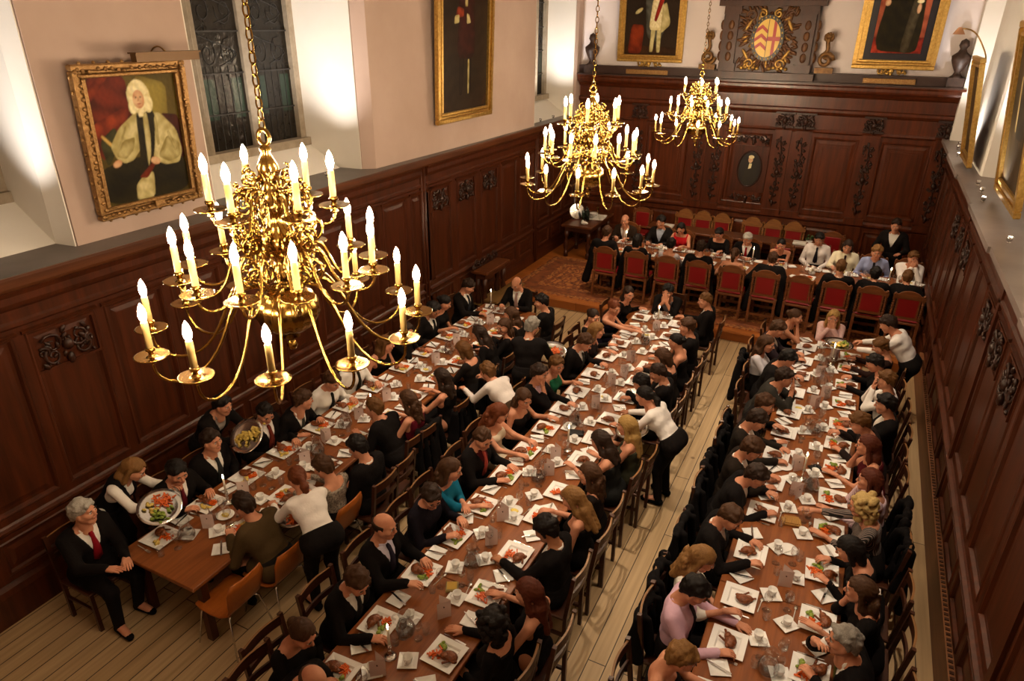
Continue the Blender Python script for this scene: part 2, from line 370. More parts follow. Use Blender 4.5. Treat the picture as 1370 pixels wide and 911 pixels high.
# heating casing along the foot of the plain wall, with its brass grille
h = MB(); h.box((1.455,-2.2,0),(1.54,11.82,.42)); h.box((1.44,-2.2,.42),(1.54,11.82,.44)); h.build('trim_10', mat('casing_oak','8a5a36',.5,noise=((10,.8,10),'6b4226')), kind='structure')
h = MB()
for i in range(220): h.box((1.45,-2.1+i*.062,.44),(1.485,-2.1+i*.062+.03,.448))
h.build('trim_11', mat('grille','3a1d0e',.4), kind='structure')
# carved blocks at the panel heads: each a thing of its own on the panelling
cb = {}
def carve_block(u, wall, seed, w_, h_, label):
    key = (seed % 3, w_)
    if key not in cb:
        m = carving(w_-.1, h_-.06, seed); b = MB()
        for a, c in (((-w_/2,-.01,-h_/2),(w_/2,.012,-h_/2+.025)),((-w_/2,-.01,h_/2-.02),(w_/2,.012,h_/2)),((-w_/2,-.01,-h_/2),(-w_/2+.02,.012,h_/2)),((w_/2-.02,-.01,-h_/2),(w_/2,.012,h_/2))): b.box(a, c)
        cb[key] = (m.mesh('foliage', oak_dark), b.mesh('block', oak))
    fm, bm = cb[key]
    o = link('foliage_carving', bm); tag(o, label, 'carving', 'carved foliage blocks on the panelling')
    c = link('foliage', fm, o)
    if wall == 'L': o.location = (-6.335, u, 2.44); o.rotation_euler = (0,0,-pi/2)
    elif wall == 'R': o.location = (1.505, u, 2.42); o.rotation_euler = (0,0,pi/2)
    return o
carve_block(3.33, 'L', 1, .62, .40, 'carved oak swag block over the panel below the wigged portrait')
for i, u in enumerate((9.885, 10.78, 11.67)): carve_block(u, 'L', i, .62, .40, f'carved oak foliage block, {ORD[i+1]} of three in the row on the left panelling')
for i in (1,2,3,6,7,8):
    carve_block(5.69+.82*i, 'R', i, .6, .40, f'carved oak foliage block on the right panelling, {ORD[10-i]} from the dais')
# ------------------------------------------------------------ far wall
FWX = Wall(lambda u,d,z: (u, YF-d, z))
F_ = FWX
F_.box(-6.3,1.5,-.02,.0,DZ,4.0)
bays = [(-6.3,-4.92),(-4.62,-3.55),(-2.78,-1.78),(-1.03,-.06),(.24,1.26)]
F_.mould(-6.3,1.5,[(0,DZ),(.09,DZ),(.09,.42),(.06,.48),(0,.5)])
lowp = [(-6.2,-5.0),(-4.55,-3.62),(-2.68,-1.88),(-.95,-.15),(.32,1.2)]
F_.bay(-6.3,1.5,.5,1.28,[(a,b,.58,1.2) for a,b in lowp])
F_.mould(-6.3,1.5,[(.0,1.26),(.05,1.28),(.09,1.32),(.09,1.36),(.05,1.4),(0,1.42)])
mainp = [(-6.15,-5.05),(-4.55,-3.62),(-2.72,-1.82),(-.98,-.12),(.30,1.2)]
F_.bay(-6.3,1.5,1.42,3.14,[(a,b,1.52,3.06) for a,b in mainp])
for a, b in mainp:                        # inner eared frame
    if a != -2.72: F_.panel(a+.16,b-.16,1.68,2.9,.008,((0,0),(.0,.02),(.04,.02),(.05,.0),(.06,.0)))
pil = [-4.77, -3.37, -2.96, -1.61, -1.2, .09, 1.39]
for u in pil:
    F_.box(u-.17,u+.17,0,.06,1.42,3.2); F_.box(u-.19,u+.19,0,.09,1.36,1.46); F_.box(u-.17,u+.17,.0,.075,.5,1.28)
F_.mould(-6.3,1.5,[(0,3.14),(.05,3.15),(.07,3.18),(.05,3.22),(.03,3.22),(.03,3.5),(.07,3.53),(.10,3.57),(.10,3.62),(.04,3.64),(.04,3.86),(.09,3.89),(.14,3.94),(.22,3.98),(.24,4.02),(.24,4.07),(.28,4.1),(.28,4.13),(0,4.13)])
F_.mb.build('trim_12', mat('oak_far', '632e15', .3, noise=((14,9,1.2), '3c190a'), bump=(60,.05)), kind='structure')
MB().box((-6.3,YF-.30,4.12),(1.44,YF,4.15)).box((-6.3,YF-.16,4.15),(1.44,YF,4.32)).build('trim_13', mat('dark_oak','35211a',.45), kind='structure')
sk = carving(.2,1.6,5,2.2).mesh('foliage', oak_dark); ck = carving(.34,.3,8,1.2).mesh('foliage', oak_dark)
for i, u in enumerate(pil):
    b = MB().box((-.19,-.03,-.15),(.19,.03,-.11)).box((-.2,-.03,.13),(.2,.05,.17)).mesh('block', oak_dark)
    o = link('pilaster_capital', b, loc=(u,YF-.09,3.37), rz=pi); tag(o, f'carved dark oak capital on the far wall, {ORD[i+1]} pilaster from the left', 'carving', 'carved capitals of the far wall'); link('foliage', ck, o)
    o = link('pilaster_carving', sk, loc=(u,YF-.07,2.28), rz=pi); tag(o, f'carved foliage strip on the {ORD[i+1]} pilaster of the far wall from the left', 'carving', 'carved pilaster strips of the far wall')
# ------------------------------------------------------------ windows
pane_m = mat('leaded_glass', (.010,.008,.006), .12, spec=.32, noise=(6,(.02,.016,.012)), bump=(16,.6))
pane_g = mat('green_glass', (.014,.03,.02), .18, spec=.45, bump=(20,.5))
def window(name, x, y0, y1, z0, lights, label=None):
    root = bpy.data.objects.new(name, None); col.objects.link(root); root['kind'] = 'structure'; root.location = (x, 0, 0)
    zt = 8.3; fr = MB(); mw = .16
    fr.box((-.10,y0,z0-.05),(.14,y1,z0+.06)); fr.box((-.08,y0,z0),(.06,y0+.13,zt)); fr.box((-.08,y1-.13,z0),(.06,y1,zt)); fr.box((-.1,y0,zt),(.08,y1,zt+.3))
    ys = [y0+.13]; wl = (y1-y0-.26-(lights-1)*mw)/lights
    for i in range(lights-1):
        a = y0+.13+wl*(i+1)+mw*i; fr.prism([(-.1,a),(.03,a),(.1,a+mw*.3),(.1,a+mw*.7),(.03,a+mw),(-.1,a+mw)], z0, zt); fr.prism([(.1,a+mw*.35),(.13,a+mw*.5),(.1,a+mw*.65)], z0, zt)
    fr.build('window_frame', stone, root)
    for i in range(lights):
        a = y0+.13+(wl+mw)*i; b = a+wl
        p = MB().box((-.03,a,z0),(-.02,b,zt)); p.m = 1
        for k in range(3):
            if k != 1: p.box((-.022,a+wl*(.06+.32*k),z0+.45),(-.017,a+wl*(.30+.32*k),z0+.95))
        p.build('window_pane', [pane_m, pane_g], root)
        L = MB()
        zz = z0+.5
        while zz < zt: L.box((-.018,a,zz),(.004,b,zz+.018)); zz += .5
        for k in range(1, 6): L.box((-.02,a+wl*k/6-.004,z0),(-.012,a+wl*k/6+.004,z0+1.1))
        zz = z0+1.1
        while zz < zt-.4:
            for sx in (-1,1):
                P = spiral((0,0), wl*.2, 1.3, zz*3, 14, sx)
                L.tube([(-.014,(a+b)/2+sx*wl*.24+q[0],zz+.15+q[1]*1.3) for q in P], .006, 4)
            L.tube([(-.014,(a+b)/2+wl*.42*math.sin(t*.7),zz+t*.06) for t in range(9)], .006, 4); zz += .5
        L.build('leading', lead, root)
    return root
window('window_1', -7.58, 5.42, 8.13, 3.56, 3)
window('window_2', -7.70, 1.1, 3.92, 3.56, 3)
window('window_3', -7.14, 13.9, 15.95, 3.6, 3)
# ------------------------------------------------------------ chandeliers
def bez(P, n=14):
    P = [Vector(p) for p in P]; out = []
    for i in range(n+1):
        t = i/n; Q = P[:]
        while len(Q) > 1: Q = [a.lerp(b, t) for a, b in zip(Q, Q[1:])]
        out.append(Q[0])
    return out
def chandelier_arm_meshes(R, z0, zp, r0, dip):
    a = MB()
    P = bez([(r0,0,z0),(r0+.14+R*.15,0,z0+.10),(r0+R*.32,0,z0-.10),(R*.40,0,zp-dip*2.9),(R*1.0,0,zp-dip*2.7),(R*1.03,0,zp-dip),(R,0,zp-.01)], 18)
    a.tube(P, [.010-.0025*(i/18) for i in range(19)], 7)
    sp = spiral((0,0), .045, 1.1, pi, 12, -1)
    a.tube([(r0+.05+p[0], 0, z0+.05+p[1]) for p in sp], [.009-.0003*i for i in range(13)], 6)
    a.ell((r0+.02,0,z0), .022, 8, 6)
    return a.mesh('arm', brass)
pan_me = MB().lathe([(.012,-.03),(.02,-.02),(.012,-.008),(.03,-.004),(.078,.006),(.083,.012),(.076,.013),(.03,.004),(.014,.012),(.012,.03),(.022,.038),(.024,.05),(.018,.055),(0,.055)], 20).mesh('drip_pan', brass)
candle_me = MB().lathe([(.0165,.05),(.0165,.185),(.012,.19),(0,.19)], 10).mesh('candle', cream)
bulb_me = MB().lathe([(.008,.188),(.0165,.205),(.0195,.225),(.016,.25),(.009,.27),(0,.285)], 8).mesh('flame_bulb', bulb_m)
scr = MB()
P1 = spiral((0,0), .075, 1.3, -pi/2, 16, 1); P2 = spiral((0,0), .055, 1.2, pi/2, 16, -1)
scr.tube([(.17+p[0],0,.0+p[1]) for p in P1], [.011-.0004*i for i in range(17)], 6)
scr.tube([(.15+p[0],0,.13+p[1]) for p in P2], [.010-.0004*i for i in range(17)], 6)
scr.tube(bez([(.05,0,-.06),(.22,0,.0),(.02,0,.12),(.17,0,.21)],10), .008, 6)
scr.ell((.17,0,.21),.016,7,5)
scroll_me = scr.mesh('scroll', brass)
scr2 = MB(); scr2.tube([(.09+p[0],0,p[1]) for p in spiral((0,0),.065,1.25,-pi/2,16,1)], [.009-.0003*i for i in range(17)], 6); scr2.tube([(.10+p[0],0,.1+p[1]) for p in spiral((0,0),.045,1.2,pi/2,14,-1)], .007, 6)
scroll_small_me = scr2.mesh('scroll', brass)
stem_me = MB().lathe([(0,0),(.018,.006),(.03,.03),(.018,.055),(.012,.06),(.03,.075),(.05,.085),(.028,.105),(.07,.12)],18).lathe([(.05,.37),(.075,.38),(.045,.40),(.035,.41),(.06,.43),(.075,.45),(.045,.48),(.03,.53),(.055,.56),(.09,.60),(.095,.66),(.06,.70),(.035,.74),(.05,.77),(.085,.80),(.09,.85),(.055,.89),(.03,.93),(.045,.96),(.055,1.0),(.035,1.04),(.02,1.07),(.03,1.09),(.012,1.11),(0,1.115)],18).mesh('stem', brass)
globe_me = MB().lathe([(.03,.115),(.085,.125),(.14,.165),(.165,.225),(.162,.28),(.13,.335),(.08,.37),(.05,.385)], 60, lobes=20, la=.05).mesh('globe', brass)
link_m = MB(); link_m.tube([(.016*math.cos(a)*(1), 0, .03*math.sin(a)) for a in [2*pi*i/12 for i in range(12)]], .0045, 5, closed=True)
def chandelier(x, y, z, rot, label):
    root = thing('chandelier', label, 'chandelier', (x,y,z), rot, 'brass chandeliers of the hall')
    link('stem', stem_me, root); link('globe', globe_me, root)
    m = MB(); m.tube([(.032*math.cos(a),0,1.145+.036*math.sin(a)) for a in [2*pi*i/16 for i in range(16)]], .011, 7, closed=True); m.build('hanging_ring', brass, root)
    m = MB(); zz = 1.20; k = 0
    while z+zz < 8.62:
        lk = MB(); lk.V = list(link_m.V); lk.F = link_m.F; 
        Rm = Matrix.Translation((0,0,zz)) @ Matrix.Rotation(pi/2*(k % 2), 4, 'Z')
        m.add([Rm@Vector(v) for v in link_m.V], link_m.F, True); zz += .05; k += 1
    m.build('chain', brass, root)
    for n, R, z0, zp, r0, dip, ph in ((12,.70,.39,.17,.09,.10,0), (12,.49,.58,.47,.09,.06,pi/12), (6,.30,.88,.79,.05,.05,pi/6)):
        am = chandelier_arm_meshes(R, z0, zp, r0, dip)
        for i in range(n):
            a = 2*pi*i/n+ph
            ar = link('arm', am, root, rz=a)
            for nm, me in (('drip_pan',pan_me),('candle',candle_me),('flame_bulb',bulb_me)): link(nm, me, ar, loc=(R,0,zp))
    for n, zb, me, ph in ((9,.49,scroll_me,.13),(8,.70,scroll_me,.4),(6,.86,scroll_small_me,.2)):
        for i in range(n): link('scroll', me, root, loc=(0,0,zb), rz=2*pi*i/n+ph)
    return root
chandelier(-2.62, 2.53, 3.54, .13, 'large brass chandelier closest to the gallery, in front of the wigged portrait')
chandelier(-2.66, 7.2, 3.43, .2, 'middle brass chandelier of the row of three')
chandelier(-2.70, 12.56, 3.30, .25, 'brass chandelier over the high table, smallest in the view')
# ------------------------------------------------------------ ledge spotlights
def spotlight(x, y, tx, ty, tz, label, e=1.0):
    root = thing('ledge_spotlight', label, 'spotlight', (x,y,3.205), 0, 'spotlights along the ledges')
    root.scale = (.62,)*3
    d = (Vector((tx,ty,tz))-Vector((x,y,3.28))).normalized(); q = d.to_track_quat('Z','Y'); R = q.to_matrix().to_4x4()
    b = MB(); b.lathe([(.035,0),(.035,.012),(.012,.016),(.012,.05),(0,.055)], 12); b.build('base', chrome, root)
    h = MB(); h.lathe([(.02,-.05),(.045,-.03),(.05,.04),(.045,.04),(.04,.02)], 14); h.xf(R); h.build('lamp_head', chrome, root, (0,0,.075))
    l = MB(); l.lathe([(.04,.022),(.0,.024)], 14); l.xf(R); l.build('lens', spot_m, root, (0,0,.075))
    ld = bpy.data.lights.new('spot_beam','SPOT'); ld.energy = SPOT*e; ld.color = (1,.93,.86); ld.spot_size = 1.5; ld.spot_blend = 1.0; ld.shadow_soft_size = .04
    lo = bpy.data.objects.new('spot_beam', ld); col.objects.link(lo); lo.parent = root; lo.location = Vector((0,0,.075))+d*.06; lo.rotation_euler = (-d).to_track_quat('Z','Y').to_euler()
def spots(rows, lab, e):
    for i, (x, y, tx, ty, tz) in enumerate(rows): spotlight(x, y, tx, ty, tz, f'{lab}, {ORD[i+1]} of {["","one","two","three","four"][len(rows)]}', e)
spots([(-6.7,3.12,-7.2,3.9,6.4),(-6.68,2.3,-7.3,3.6,6.8)], 'chrome ledge spotlight in the window bay left of the wigged portrait', 1.0)
spots([(-6.66,6.04,-7.3,8.1,6.2),(-6.62,6.75,-7.4,8.2,6.6),(-6.66,7.5,-6.95,8.2,6.2)], 'chrome spotlight on the sill by the large window', .8)
spots([(-6.5,14.35,-6.9,15.9,6.0),(-6.5,15.05,-6.8,15.9,6.4)], 'spotlight on the ledge of the far narrow window', 1.0)
spots([(1.55,15.25,1.7,15.9,6.2),(1.50,14.85,1.7,15.9,6.6),(1.44,13.93,1.5,13.2,6.0)], 'spotlight on the right ledge by the leaning gilt picture', .8)
spots([(1.50,11.4,1.75,12.1,6.4),(1.50,10.9,1.9,12.0,6.2),(1.46,10.3,1.8,9.6,6.2),(1.5,8.3,1.8,8.1,5.6)], 'spotlight on the right ledge before the recess', .8)
# unseen fill lights, added under the ceiling to brighten the tables and floor
for i, (x, y, e) in enumerate([(-4.4,7.3,.75),(-2.45,6.0,.9),(-2.45,9.2,1.),(.1,5.4,.8),(.1,8.9,1.),(-3.4,13.2,.8),(.1,13.2,.8)]):
    root = thing('fill_light', f'added unseen fill light high over the tables, {ORD[i+1]} of seven', 'lamp', (x,y,8.6), 0, 'added fill lights')
    MB().lathe([(.09,-.10),(.09,.0),(.0,.0)],16).build('housing', brass_dark, root); MB().lathe([(0,-.095),(.085,-.095)],16).build('lens', spot_m, root)
    ld = bpy.data.lights.new('fill_beam','SPOT'); ld.energy = FILL*e; ld.color = (1,.82,.62); ld.spot_size = .72; ld.spot_blend = 1.0; ld.shadow_soft_size = .09
    lo = bpy.data.objects.new('fill_beam', ld); col.objects.link(lo); lo.parent = root; lo.location = (0,0,-.11)
# ------------------------------------------------------------ pictures
def clip_ell(poly, cx, cz, rx, rz, n=40):
    for k in range(n):                    # Sutherland-Hodgman against an ellipse
        a0 = 2*pi*k/n; a1 = 2*pi*(k+1)/n; A = (cx+rx*math.cos(a0), cz+rz*math.sin(a0)); B = (cx+rx*math.cos(a1), cz+rz*math.sin(a1))
        ins = lambda p: (B[0]-A[0])*(p[1]-A[1])-(B[1]-A[1])*(p[0]-A[0]) >= -1e-9
        out = []
        for i in range(len(poly)):
            p, q = poly[i-1], poly[i]; a, b = ins(p), ins(q)
            if a != b:
                d1 = (B[0]-A[0])*(p[1]-A[1])-(B[1]-A[1])*(p[0]-A[0]); d2 = (B[0]-A[0])*(q[1]-A[1])-(B[1]-A[1])*(q[0]-A[0]); t = d1/(d1-d2)
                out.append((p[0]+(q[0]-p[0])*t, p[1]+(q[1]-p[1])*t))
            if b: out.append(q)
        poly = out
        if len(poly) < 3: return []
    return poly
def ellp(cx, cz, rx, rz, n=20, rot=0, wob=0, seed=0):
    R = random.Random(seed); out = []
    for k in range(n):
        a = 2*pi*k/n; q = 1+wob*R.uniform(-1,1); x = rx*q*math.cos(a); z = rz*q*math.sin(a)
        out.append((cx+x*math.cos(rot)-z*math.sin(rot), cz+x*math.sin(rot)+z*math.cos(rot)))
    return out
def paint(c, c2=None, s=6): return (hexc(c), hexc(c2 or c), s)
def paint_m(p): return mat('oil_paint_%d' % (hash(p) % 99991), p[0], .45, noise=(p[2], p[1]))
oil = bpy.data.materials.new('oil_paint'); oil.use_nodes = True
_a = oil.node_tree.nodes.new('ShaderNodeVertexColor'); _a.layer_name = 'pigment'; oil.node_tree.links.new(_a.outputs[0], oil.node_tree.nodes['Principled BSDF'].inputs['Base Color']); oil.node_tree.nodes['Principled BSDF'].inputs['Roughness'].default_value = .5; oil.node_tree.nodes['Principled BSDF'].inputs['Specular IOR Level'].default_value = .12
def fold_noise(X, Z, s, seed):
    R = np.random.default_rng(seed); n = 0
    for k in range(9):
        a = R.uniform(0, 2*pi); f = s*R.uniform(.7, 3.2); n = n+np.sin((X*math.cos(a)+Z*math.sin(a))*f*2.2+R.uniform(0, 6)+1.3*np.sin((X*math.sin(a)-Z*math.cos(a))*f*.9))/(1+.35*k)
    return n/2.6
def canvas_mesh(w_, h_, bg, shapes, seed=0, step=.0095):
    nx, nz = int(w_/step)+1, int(h_/step)+1
    X, Z = np.meshgrid(np.linspace(-w_/2, w_/2, nx), np.linspace(0, h_, nz), indexing='ij')
    def blend(c, c2, t): return np.array(c)*(1-t[..., None])+np.array(c2)*t[..., None]
    C = blend(bg[0], bg[1], np.clip(.45+.35*fold_noise(X, Z, bg[2]*.5, seed)+.5*(np.abs(X)/w_+np.abs(Z/h_-.55)-.35), 0, 1))
    for i, (poly, p) in enumerate(shapes):
        P = np.array(poly, float)
        if len(P) < 16:
            for _ in range(2): Q = np.roll(P, -1, 0); P = np.stack([P*.87+Q*.13, P*.13+Q*.87], 1).reshape(-1, 2)
        D = np.full(X.shape, 9.); ins = np.zeros(X.shape, bool)
        for a, b in zip(P, np.roll(P, -1, 0)):
            e = b-a; L2 = max(e@e, 1e-12); t = np.clip(((X-a[0])*e[0]+(Z-a[1])*e[1])/L2, 0, 1); D = np.minimum(D, np.hypot(X-a[0]-t*e[0], Z-a[1]-t*e[1]))
            cr = (a[1] > Z) != (b[1] > Z); ins ^= cr & (X < (b[0]-a[0])*(Z-a[1])/np.where(b[1]-a[1] == 0, 1e-9, b[1]-a[1])+a[0])
        S_ = np.where(ins, -D, D); al = np.clip(.5-S_/.011, 0, 1); size = max(np.ptp(P, 0).min(), .02)
        t = np.clip(.30+.55*fold_noise(X, Z, p[2]*1.3, seed+i*7+1)+.75*np.exp(-D/(.16*size))-.1, 0, 1)
        C = C*(1-al[..., None])+blend(p[0], p[1], t)*al[..., None]
    C = C*(1+.10*fold_noise(X, Z, 40, 3)[..., None])
    V = np.stack([X, np.full(X.shape, -.0215), Z], -1).reshape(-1, 3); I = np.arange(nx*nz).reshape(nx, nz)
    F = np.stack([I[:-1,:-1], I[1:,:-1], I[1:,1:], I[:-1,1:]], -1).reshape(-1, 4)
    me = mesh_np('canvas', V, F, oil); at_ = me.color_attributes.new('pigment', 'FLOAT_COLOR', 'POINT')
    at_.data.foreach_set('color', np.concatenate([np.clip(C, 0, 1).reshape(-1, 3), np.ones((nx*nz, 1))], 1).astype(np.float32).ravel()); return me
def picture(name_, label, w_, h_, shapes, frame_m, fw, bg, loc, rot, group=None, crest=False, inner=None, cat='painting', fd=.07, ornate=False):
    """canvas in the local x,z plane (origin at the bottom middle), looking down -y; shapes: [(polygon, material)]"""
    root = thing(name_, label, cat, loc, 0, group); root.rotation_euler = rot
    f = MB()
    for k, (ins, dep, wd) in enumerate(((0,fd,fw*.45),(fw*.45,fd*.6,fw*.25),(fw*.7,fd*.85,fw*.3))):
        x = w_/2+fw-ins; zb = -fw+ins; zt = h_+fw-ins
        for a, b in (((-x,zb),(x,zb+wd)),((-x,zt-wd),(x,zt)),((-x,zb+wd),(-x+wd,zt-wd)),((x-wd,zb+wd),(x,zt-wd))):
            f.bevbox((a[0],-dep,a[1]), (b[0],0,b[1]), min(.012, wd*.25))
    f.build('frame', frame_m, root)
    if ornate:
        o = MB(); R = random.Random(3)
        per = [(-1,0),(1,0),(0,-1),(0,1)]
        for sx, sz in per:
            n = int((h_ if sx else w_)/.055)
            for i in range(n):
                t = (i+.5)/n-.5
                x = sx*(w_/2+fw*.55) if sx else t*(w_+2*fw); z = (t*(h_+2*fw)+h_/2) if sx else (h_/2+sz*(h_/2+fw*.55))
                o.ell((x+R.uniform(-.012,.012), -fd, z+R.uniform(-.012,.012)), (.022,.014,.022), 6, 4, Matrix.Rotation(R.random()*3,3,'Y'))
                if i % 2: o.ell((x+(sx*fw*.5), -fd*.5, z+(sz*fw*.5 if not sx else 0)), (.02,.015,.02), 6, 4)
        o.build('frame_ornament', frame_m, root)
    if inner: 
        g = MB()
        for a, b in (((-w_/2,0),(w_/2,inner)),((-w_/2,h_-inner),(w_/2,h_)),((-w_/2,inner),(-w_/2+inner,h_-inner)),((w_/2-inner,inner),(w_/2,h_-inner))): g.box((a[0],-.03,a[1]),(b[0],0,b[1]))
        g.build('inner_frame', mat('ebony','17151c',.35), root)
    link('canvas', canvas_mesh(w_, h_, bg, shapes, len(label)), root); b = MB(); b.box((-w_/2,-.02,0),(w_/2,0,h_)); b.build('backing_board', table_d, root)
    if crest:
        k = carving(w_*.5,.14,9,1.0); k.build('frame_crest', gold, root, (0,-.02,-fw-.03), pi)
    return root
FL = ('c9a07c','b5876a',8)
def P_(*pts): return list(pts)
# the wigged clergyman, seated (canvas .96 x 1.22)
skin_p = paint('d8b48c','c08a64',9); lawn = paint('c9bd8a','a3955e',7); lawn2 = paint('b3a672','857742',7); blk = paint('1a160e','26200f',5); wig = paint('ece2b8','d3c48c',12); redc = paint('6b2412','3c130a',4); redc2 = paint('8a3517','5a1c0d',5)
S = [(P_((.0,.6),(.34,.7),(.38,1.1),(.02,1.2)), paint('8a7a34','6b5a22',3)), (P_((-.48,.42),(-.05,.55),(-.06,1.22),(-.48,1.22)), redc), (P_((-.48,.62),(-.1,.78),(-.08,.92),(-.48,.78)), redc2), (P_((-.48,.95),(-.2,1.22),(-.3,1.22),(-.48,1.08)), redc2), (P_((.25,.3),(.48,.3),(.48,.78),(.25,.82)), paint('4a1b10','2a0e08')),
     (P_((-.40,.36),(-.22,.60),(-.26,.74),(-.44,.62)), paint('3b3a1e','2a2713')), (P_((-.42,.66),(-.40,.68),(-.24,.50),(-.27,.48)), paint('c7a55a','a4823f')),
     (P_((-.48,0),(.48,0),(.48,.34),(.25,.42),(-.2,.42),(-.48,.36)), blk),
     (P_((-.30,.44),(-.34,.56),(-.22,.72),(.0,.86),(.08,.80),(-.02,.5),(-.12,.40),(-.22,.38)), lawn), (P_((-.30,.46),(-.2,.6),(-.06,.62),(-.1,.5),(-.2,.42)), lawn2),
     (P_((.08,.5),(.10,.84),(.26,.82),(.42,.64),(.46,.42),(.40,.30),(.24,.30),(.12,.36)), lawn), (P_((.16,.40),(.3,.60),(.44,.5),(.42,.36),(.28,.32)), lawn2),
     (P_((-.12,.1),(-.04,.44),(-.01,.86),(.16,.88),(.20,.80),(.14,.5),(.10,.38),(.02,.1)), blk), (P_((.03,.30),(.06,.82),(.11,.84),(.11,.6),(.08,.42)), lawn), (P_((-.16,.0),(-.14,.16),(.02,.28),(.08,.24),(.05,.0)), lawn),
     (P_((-.1,.22),(.1,.36),(.12,.33),(.0,.2)), paint('7a2e16','5a1e0e')), (ellp(-.30,.39,.05,.035,10,.3,.1), skin_p), (ellp(.12,.36,.055,.04,10,-.4,.1), skin_p),
     (ellp(.05,.99,.125,.16,22,0,.03), wig), (ellp(-.03,.90,.045,.07,14), wig), (ellp(.14,.92,.055,.09,14), wig), (ellp(.045,.965,.062,.088,18), skin_p), (P_((.03,.95),(.05,.95),(.045,.99)), paint('b07e58')), (ellp(.02,.985,.011,.006,8), blk), (ellp(.07,.985,.011,.006,8), blk), (ellp(.045,.922,.02,.006,8), paint('a0503c')), (P_((.02,.80),(.07,.80),(.09,.87),(.01,.87)), wig)]
S += [(P_((.30,.62),(.33,.64),(.40,.44),(.37,.42)), lawn2), (P_((-.16,.72),(-.13,.74),(-.24,.52),(-.27,.52)), lawn2), (P_((.18,.78),(.21,.79),(.2,.52),(.17,.5)), lawn2)]
picture('portrait_painting', 'portrait of a seated white-wigged man in pale sleeves, ornate gilt frame', .96, 1.19, S, gold_old, .12, paint('6b5a22','3a2f10',3), (-6.55,4.66,3.52), (.055,0,pi/2), ornate=True)
# far pictures: full-length figures, cut by the top of the view
dk = paint('241a12','2f2218',4); coat = paint('2b1a12','1a100b',6)
def full_length(w_, h_, coatm, facem, seed, extra=()):
    R = random.Random(seed); cx = .02*w_
    return [(P_((-w_/2,0),(w_/2,0),(w_/2,h_*.12),(-w_/2,h_*.16)), paint('3d2513','281809')), *extra,
        (P_((cx-.16*w_,h_*.10),(cx-.08*w_,h_*.10),(cx-.02*w_,h_*.5),(cx-.14*w_,h_*.5)), facem), (P_((cx+.04*w_,h_*.10),(cx+.11*w_,h_*.10),(cx+.12*w_,h_*.5),(cx+.0*w_,h_*.5)), facem),
        (P_((cx-.2*w_,h_*.34),(cx+.2*w_,h_*.34),(cx+.17*w_,h_*.8),(cx-.15*w_,h_*.8)), coatm), (ellp(cx,h_*.88,.075*w_,.055*h_,16), skin_p), (ellp(cx,h_*.905,.1*w_,.05*h_,16), dk)]
S = [(P_((-.6,0),(.6,0),(.6,.16),(-.6,.2)), paint('3d2513','281809')), (P_((-.52,.02),(-.2,.02),(-.16,.6),(-.45,.62)), redc2), (P_((-.1,.35),(.18,.25),(.3,.5),(.2,1.5),(-.2,1.5)), paint('5b5a52','3a382f')),
     (P_((-.02,.06),(.06,.06),(.1,.62),(.0,.62)), lawn), (P_((.14,.05),(.22,.05),(.22,.62),(.12,.62)), lawn), (P_((-.06,.5),(.26,.5),(.22,1.15),(0,1.15)), wig), (P_((.2,.42),(.42,.62),(.3,1.05),(.22,1.0)), lawn), (P_((.04,.7),(.10,.66),(.28,1.2),(.18,1.25)), paint('a02a1c','7a1c12')), (ellp(-.3,.88,.1,.04,10,.6), lawn), (ellp(.12,1.45,.09,.12,14), skin_p), (ellp(.12,1.56,.13,.1,14), wig)]
picture('portrait_painting', 'full-length portrait of a figure in white and red robes on the far wall', 1.18, 1.86, S, gold, .15, dk, (-4.68,YF-.04,4.57), (.05,0,0), crest=True)
S = [(P_((-.6,0),(.6,0),(.6,.4),(-.6,.42)), paint('8c2a1c','5c1a12',9)), (P_((-.5,.05),(-.1,.1),(-.2,.3),(-.5,.3)), paint('b4402a','7a2416',12)), (P_((-.6,.4),(-.25,.4),(-.25,1.8),(-.6,1.8)), paint('a8583c','7c3a26',4)), (P_((.25,.4),(.6,.4),(.6,1.8),(.25,1.8)), paint('a8583c','7c3a26',4)),
     (P_((-.42,.16),(.34,.12),(.36,.6),(.26,1.8),(-.24,1.8)), blk), (P_((.05,.14),(.2,.12),(.3,1.2),(.14,1.2)), paint('4a4230','332c1e')), (ellp(.24,.9,.035,.09,10), skin_p), (ellp(.24,1.02,.06,.035,10), wig), (ellp(-.3,1.0,.05,.06,10), skin_p)]
picture('portrait_painting', 'portrait of a black-gowned figure on red carpet, right of the carved arms', 1.1, 1.9, S, gold, .17, paint('5a2a1a','3a1a10',3), (.17,YF-.04,4.60), (.06,0,0), crest=True, inner=.12)
S = full_length(1.5, 2.4, paint('3a1612','220c0a',5), paint('221610','1a100a'), 4, [(P_((-.75,0),(.75,0),(.75,2.4),(-.75,2.4)), paint('241910','2e2115',3))])
S += [(P_((-.32,1.42),(-.06,1.45),(-.05,1.57),(-.26,1.6)), redc2), (P_((-.36,1.34),(-.2,1.36),(-.2,1.48),(-.34,1.46)), lawn), (P_((.04,1.34),(.18,1.36),(.12,1.48),(.04,1.5)), lawn), (P_((-.02,1.6),(.08,1.6),(.06,2.05),(.0,2.05)), lawn2), (P_((.08,.25),(.13,.25),(.14,.8),(.08,.8)), lawn2)]
picture('portrait_painting', 'tall dark portrait of a standing man in a red-cuffed coat, left wall', 1.5, 2.5, S, gold, .17, paint('241910','2e2115',3), (-6.335,10.76,3.83), (.035,0,pi/2))
S = full_length(1.0, 1.3, paint('3a2a1c','241a10',5), paint('3a2a18','2a1d10'), 8, [(P_((-.5,0),(.5,0),(.5,1.3),(-.5,1.3)), paint('4a3824','2e2114',3)), (P_((-.1,.2),(.05,.2),(.02,.9),(-.06,.9)), lawn2)])
